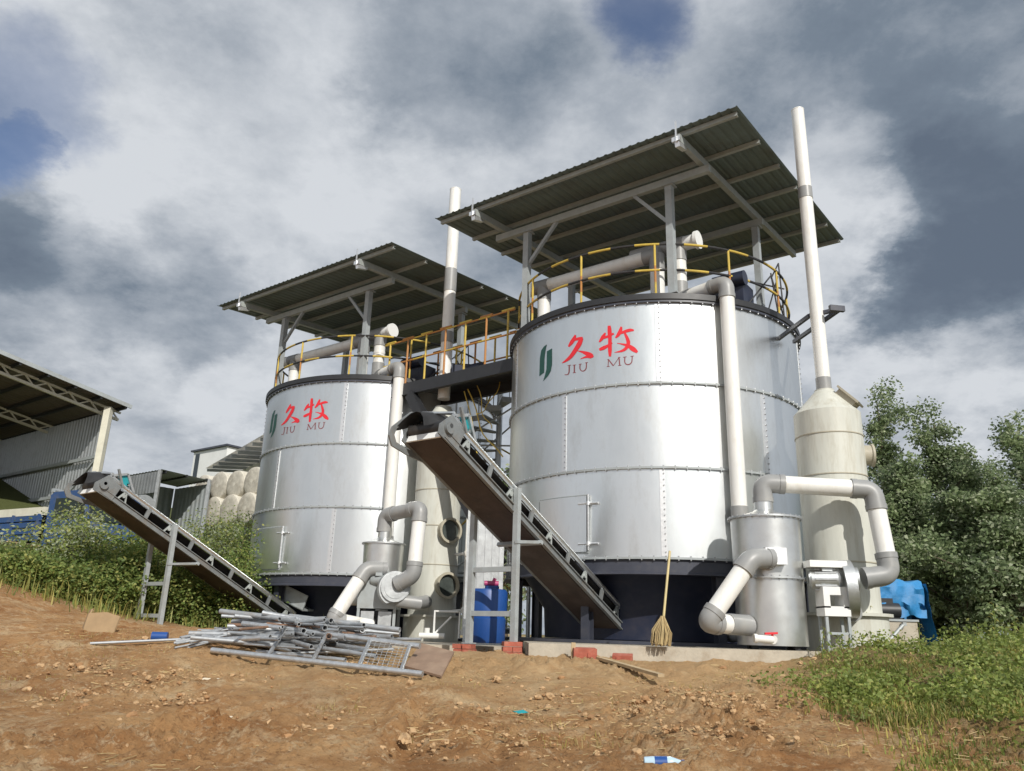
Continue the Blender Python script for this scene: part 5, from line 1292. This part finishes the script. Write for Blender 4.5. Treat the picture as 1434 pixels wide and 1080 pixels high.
# straw and clods on the dirt
mb = MB()
for k in range(4200):
    y = 4.4+6.2*rg.random()**.8; x = rg.uniform(-.72, .62)*y
    if noise.noise(Vector((x*.7+2, y*.7, 21)))+.35*sm(6.5, 9, y)*sm(-4, -1.5, x) < rg.uniform(-.1, .4) or (y > 10 and .1 < x < 3.9): continue
    c = Vector((x, y, terrain(x, y)+rg.uniform(.015, .055))); a = rg.uniform(0, 6.28); L_ = rg.uniform(.02, .11); d = Vector((math.cos(a), math.sin(a), rg.uniform(-.2, .3)))*L_/2
    mb.path([c-d, c+d], .0019+.0002*y*rg.random(), 3, False, rg.choice((0, 0, 1)))
tag(build('straw_litter', mb, ['straw', 'straw_dark'], smooth=False), 'bits of pale straw strewn over the bare soil', 'straw', kind='stuff')
mb = MB(); random.seed(3)
for k in range(5200):
    y = 4.5+5.8*rg.random()**1.25; x = rg.uniform(-.74, .62)*y
    nn_ = noise.noise(Vector((x*.9, y*.9, 15)))+.5*noise.noise(Vector((x*2.7, y*2.7, 5)))
    if nn_ < rg.uniform(-.1, .35): continue
    r = .005+.012*rg.random()**2+.034*rg.random()**10
    mb.ico((x, y, terrain(x, y)+.015+r*.3), r, .30, rg.choice((0, 0, 1)), rg.uniform(.55, .85))
M['clod'] = mat('pale_clod', (.44, .29, .155), .95, 0, .25, 9, bump=.5, bscale=50); M['clod2'] = mat('brown_clod', (.33, .185, .085), .95, 0, .25, 9, bump=.5, bscale=50)
for (px, py, n_, sp_, hh_) in ((110, 990, 150, .26, .05), (165, 975, 170, .24, .06), (230, 955, 190, .22, .07), (120, 935, 110, .25, .04), (275, 990, 150, .13, .09), (320, 950, 80, .2, .03), (640, 1045, 90, .2, .06), (690, 1010, 80, .2, .06), (660, 1000, 90, .2, .03), (610, 1050, 60, .16, .05), (985, 985, 210, .22, .08), (1040, 990, 200, .22, .08), (950, 978, 130, .18, .06), (1015, 1035, 180, .11, .10), (900, 1000, 130, .15, .06), (940, 1030, 140, .14, .06), (1130, 985, 150, .25, .05), (1080, 1040, 110, .16, .05), (780, 912, 160, .28, .03), (690, 915, 150, .25, .04), (560, 945, 150, .2, .07), (520, 935, 120, .18, .05), (1210, 985, 130, .22, .05), (860, 960, 100, .3, .02), (420, 1010, 90, .25, .03), (500, 1050, 90, .2, .03), (30, 1040, 120, .2, .05), (350, 1060, 90, .15, .04)):
    c_ = gnd(px, py)
    sp_ *= 1.7; n_ = int(n_*.5)
    for k in range(n_):
        dx, dy = rg.gauss(0, sp_), rg.gauss(0, sp_*.8); g_ = math.exp(-(dx*dx+dy*dy)/(2*sp_*sp_)); x, y = c_.x+dx, c_.y+dy
        r = (.006+.020*rg.random()**4)*(.55+.6*g_)*min(1.5, c_.y/6.5)
        if y < 9.9 or not (.2 < x < 3.8): mb.ico((x, y, terrain(x, y)+.012+hh_*g_*rg.random()), r, .32, rg.choice((0, 0, 0, 1)), rg.uniform(.55, .9))
ob = build('soil_clods', mb, ['clod', 'clod2'], smooth=False); tag(ob, 'loose lumps of dry soil scattered over the yard', 'soil', kind='stuff')
# tall weeds at the right
def weed(px, py, Y, h, lab, seed, mats=('grassB', 'grassA')):
    rg = random.Random(seed); p = at(px, py, Y); z = terrain(p.x, Y); t = thing('tall_weed', lab, 'weed', (p.x, Y, z), 0, 'tall weeds by the tank base', base=(0, 0, 0)); mb = MB(); mb2 = MB()
    mb.path([(0, 0, -.05), (.02, 0, h*.5), (.05, 0, h)], .008, 6, False, 0, [.010, .007, .003])
    for k in range(26):
        f = .15+.85*k/26; a = k*2.4; L_ = h*.30*(1.15-f*.75); d = Vector((math.cos(a), math.sin(a), .35)); s = Vector((-d.y, d.x, 0))*L_*.09; q = Vector((.05*f, 0, h*f)); o = len(mb2.v)
        mb2.v += [q, q+d*L_*.5+s+ZV*.02, q+d*L_*.95-ZV*L_*.25, q+d*L_*.5-s+ZV*.02]; mb2.f.append([o, o+1, o+2, o+3]); mb2.m.append(k % 2)
    build('stem', mb, 'hedgeB', t); build('foliage', mb2, list(mats), t, smooth=False, fixn=False)
weed(1217, 905, 11.0, .75, 'tall weed against the cream tower base', 1); weed(1150, 905, 9.9, .38, 'bright weed at the right end of the slab', 2); weed(1392, 885, 11.2, .75, 'tallest green weed on the right bank', 3)
weed(1420, 895, 11.5, .6, 'green weed near the right edge of the bank', 4); weed(1365, 890, 12, .5, 'drooping weed left of the tallest weed on bank', 5); weed(1285, 895, 11.6, .5, 'weed beside the blue curtain of the tarpaulin', 6)

# ================================================================== SKY, SUN, CAMERA
SUN_AZ, SUN_EL = R(-69), R(34)
sd = Vector((math.cos(SUN_AZ)*math.cos(SUN_EL), math.sin(SUN_AZ)*math.cos(SUN_EL), math.sin(SUN_EL)))
ld = bpy.data.lights.new('sun', 'SUN'); ld.energy = 4.2; ld.angle = R(.6); ld.color = (1, .955, .88)
lo_ = bpy.data.objects.new('sun', ld); COL.objects.link(lo_); lo_.rotation_mode = 'QUATERNION'; lo_.rotation_quaternion = (-sd).to_track_quat('-Z', 'Y')

w = bpy.data.worlds.new('World'); scene.world = w; w.use_nodes = True
nt = w.node_tree; nt.nodes.clear(); N, L = nt.nodes, nt.links
out = N.new('ShaderNodeOutputWorld'); bg = N.new('ShaderNodeBackground'); L.new(bg.outputs[0], out.inputs[0])
sky = N.new('ShaderNodeTexSky'); sky.sky_type = 'NISHITA'; sky.sun_disc = False; sky.sun_elevation = SUN_EL; sky.sun_rotation = math.atan2(sd.x, sd.y); sky.altitude = 800; sky.air_density = 1.2; sky.dust_density = .6
bg.inputs['Strength'].default_value = .10
tc = N.new('ShaderNodeTexCoord'); DIR = tc.outputs['Generated']
def math_(op, a, b=None, clamp=False):
    n = N.new('ShaderNodeMath'); n.operation = op; n.use_clamp = clamp
    for i, s in enumerate((a, b)):
        if s is None: continue
        if isinstance(s, (int, float)): n.inputs[i].default_value = s
        else: L.new(s, n.inputs[i])
    return n.outputs[0]
def vmath(op, a, b=None):
    n = N.new('ShaderNodeVectorMath'); n.operation = op
    for i, s in enumerate((a, b)):
        if s is None: continue
        if isinstance(s, (tuple, Vector)): n.inputs[i].default_value = s
        else: L.new(s, n.inputs[i])
    return n
def mr(v, a, b, c=0, d=1, smooth=True):
    n = N.new('ShaderNodeMapRange'); n.interpolation_type = 'SMOOTHSTEP' if smooth else 'LINEAR'
    L.new(v, n.inputs[0]); n.inputs[1].default_value = a; n.inputs[2].default_value = b; n.inputs[3].default_value = c; n.inputs[4].default_value = d; return n.outputs[0]
sep = N.new('ShaderNodeSeparateXYZ'); L.new(DIR, sep.inputs[0])
zc = math_('MAXIMUM', sep.outputs[2], .0)
den = math_('ADD', zc, .35)
cmb = N.new('ShaderNodeCombineXYZ'); L.new(math_('DIVIDE', sep.outputs[0], den), cmb.inputs[0]); L.new(math_('DIVIDE', sep.outputs[1], den), cmb.inputs[1]); L.new(math_('MULTIPLY', zc, .6), cmb.inputs[2])
def wn(scale, detail=7, rough=.55, dist=0., off=(0, 0, 0)):
    mp = N.new('ShaderNodeVectorMath'); mp.operation = 'ADD'; L.new(cmb.outputs[0], mp.inputs[0]); mp.inputs[1].default_value = off
    n = N.new('ShaderNodeTexNoise'); n.inputs['Scale'].default_value = scale; n.inputs['Detail'].default_value = detail; n.inputs['Roughness'].default_value = rough; n.inputs['Distortion'].default_value = dist
    L.new(mp.outputs[0], n.inputs['Vector']); return n
# the direction is bent by noise so the big cloud masses get ragged edges
wp = wn(3.4, 12, .62, 0, (4, 1, 0))
ofs = vmath('SUBTRACT', wp.outputs['Color'], (.5, .5, .5)); ofs2 = vmath('SCALE', ofs.outputs[0]); ofs2.inputs['Scale'].default_value = .24
WD = vmath('NORMALIZE', vmath('ADD', DIR, ofs2.outputs[0]).outputs[0]).outputs[0]
def blob(px, py, rdeg, soft=.5):
    d = ray(px, py).normalized(); dp = vmath('DOT_PRODUCT', WD, d).outputs['Value']
    return mr(dp, math.cos(R(rdeg)), math.cos(R(rdeg*soft)))
val = mr(wn(1.9, 12, .60, .1).outputs['Fac'], .30, .72, .46, .90)
fine = mr(wn(5.6, 14, .62, .12, (2, 7, 1)).outputs['Fac'], .3, .7, -.15, .15, False)
val = math_('ADD', val, fine)
for px, py, r, amt in ((640, 70, 9, -.34), (560, 10, 7, -.10), (1310, 120, 14, -.36), (1340, 390, 8.5, -.52), (1260, 420, 4.5, -.38), (1400, 300, 8, -.4), (60, 400, 7, -.27), (230, 430, 6, -.20), (300, 470, 5, -.15), (20, 330, 4, -.2), (1060, 60, 8, -.10), (780, 130, 8, -.12),
                       (330, 250, 13, .20), (560, 300, 9, .16), (110, 300, 6, .12), (1190, 270, 5.5, .40), (1130, 380, 6, .22), (1330, 520, 6, .42), (1190, 480, 5, .2), (140, 180, 8, .16), (320, 545, 4, .30), (90, 560, 8, .10), (60, 20, 5, .2)):
    val = math_('ADD', val, math_('MULTIPLY', blob(px, py, r, .25), amt))
val = math_('ADD', val, mr(sep.outputs[1], .1, -.5, 0, .30))  # extra cloud brightness added behind the camera, out of view, to fill shadows
val = mr(val, -.30, 1.20, 0, 1)                       # soft shoulder: no flat white or flat slate
crisp = mr(wn(8.5, 15, .66, .2, (5, 2, 8)).outputs['Fac'], .3, .7, -.085, .085, False)
billow = mr(wn(3.6, 12, .60, .3, (1, 8, 3)).outputs['Fac'], .35, .65, -.07, .07)
val = math_('ADD', val, math_('ADD', crisp, billow))
val = math_('MAXIMUM', math_('MINIMUM', val, 1.0), .0)
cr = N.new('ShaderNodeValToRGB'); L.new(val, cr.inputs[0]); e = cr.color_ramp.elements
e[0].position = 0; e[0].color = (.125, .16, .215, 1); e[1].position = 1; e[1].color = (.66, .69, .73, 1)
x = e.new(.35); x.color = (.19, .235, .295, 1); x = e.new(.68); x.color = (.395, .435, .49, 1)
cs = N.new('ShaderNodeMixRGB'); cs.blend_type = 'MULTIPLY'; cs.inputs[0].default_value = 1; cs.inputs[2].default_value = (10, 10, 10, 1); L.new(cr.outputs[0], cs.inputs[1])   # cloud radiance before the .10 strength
hole = math_('MAXIMUM', math_('MULTIPLY', blob(900, 35, 4.5, .2), .85), math_('MAXIMUM', math_('MULTIPLY', blob(15, 120, 6.0, .2), .55), math_('MULTIPLY', blob(10, 205, 3.5, .2), .8)))
far_gap = mr(wn(2.1, 7, .6, .3, (9, 3, 2)).outputs['Fac'], .60, .72, 0, .5)
hole = math_('MAXIMUM', hole, math_('MULTIPLY', far_gap, mr(sep.outputs[1], -.1, -.5)))
skb = N.new('ShaderNodeMixRGB'); skb.blend_type = 'MULTIPLY'; skb.inputs[0].default_value = 1; skb.inputs[2].default_value = (.62, .74, .95, 1); L.new(sky.outputs[0], skb.inputs[1])
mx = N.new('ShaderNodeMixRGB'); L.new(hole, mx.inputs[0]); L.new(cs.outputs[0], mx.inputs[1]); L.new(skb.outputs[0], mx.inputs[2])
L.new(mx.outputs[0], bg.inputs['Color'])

cd = bpy.data.cameras.new('camera'); cam = bpy.data.objects.new('camera', cd); COL.objects.link(cam)
cd.sensor_fit = 'HORIZONTAL'; cd.sensor_width = 36; cd.lens = FPX/1434*36; cd.clip_end = 2000; cd.clip_start = .05
cam.matrix_world = Matrix.Rotation(math.pi/2+PITCH, 4, 'X') @ Matrix.Rotation(ROLL, 4, 'Z')
scene.camera = cam
scene.view_settings.view_transform = 'Standard'; scene.view_settings.look = 'None'; scene.view_settings.gamma = 1; scene.view_settings.exposure = 0
scene.cycles.use_denoising = True
scene.cycles.max_bounces = 6; scene.cycles.diffuse_bounces = 3; scene.cycles.glossy_bounces = 4; scene.cycles.transmission_bounces = 4
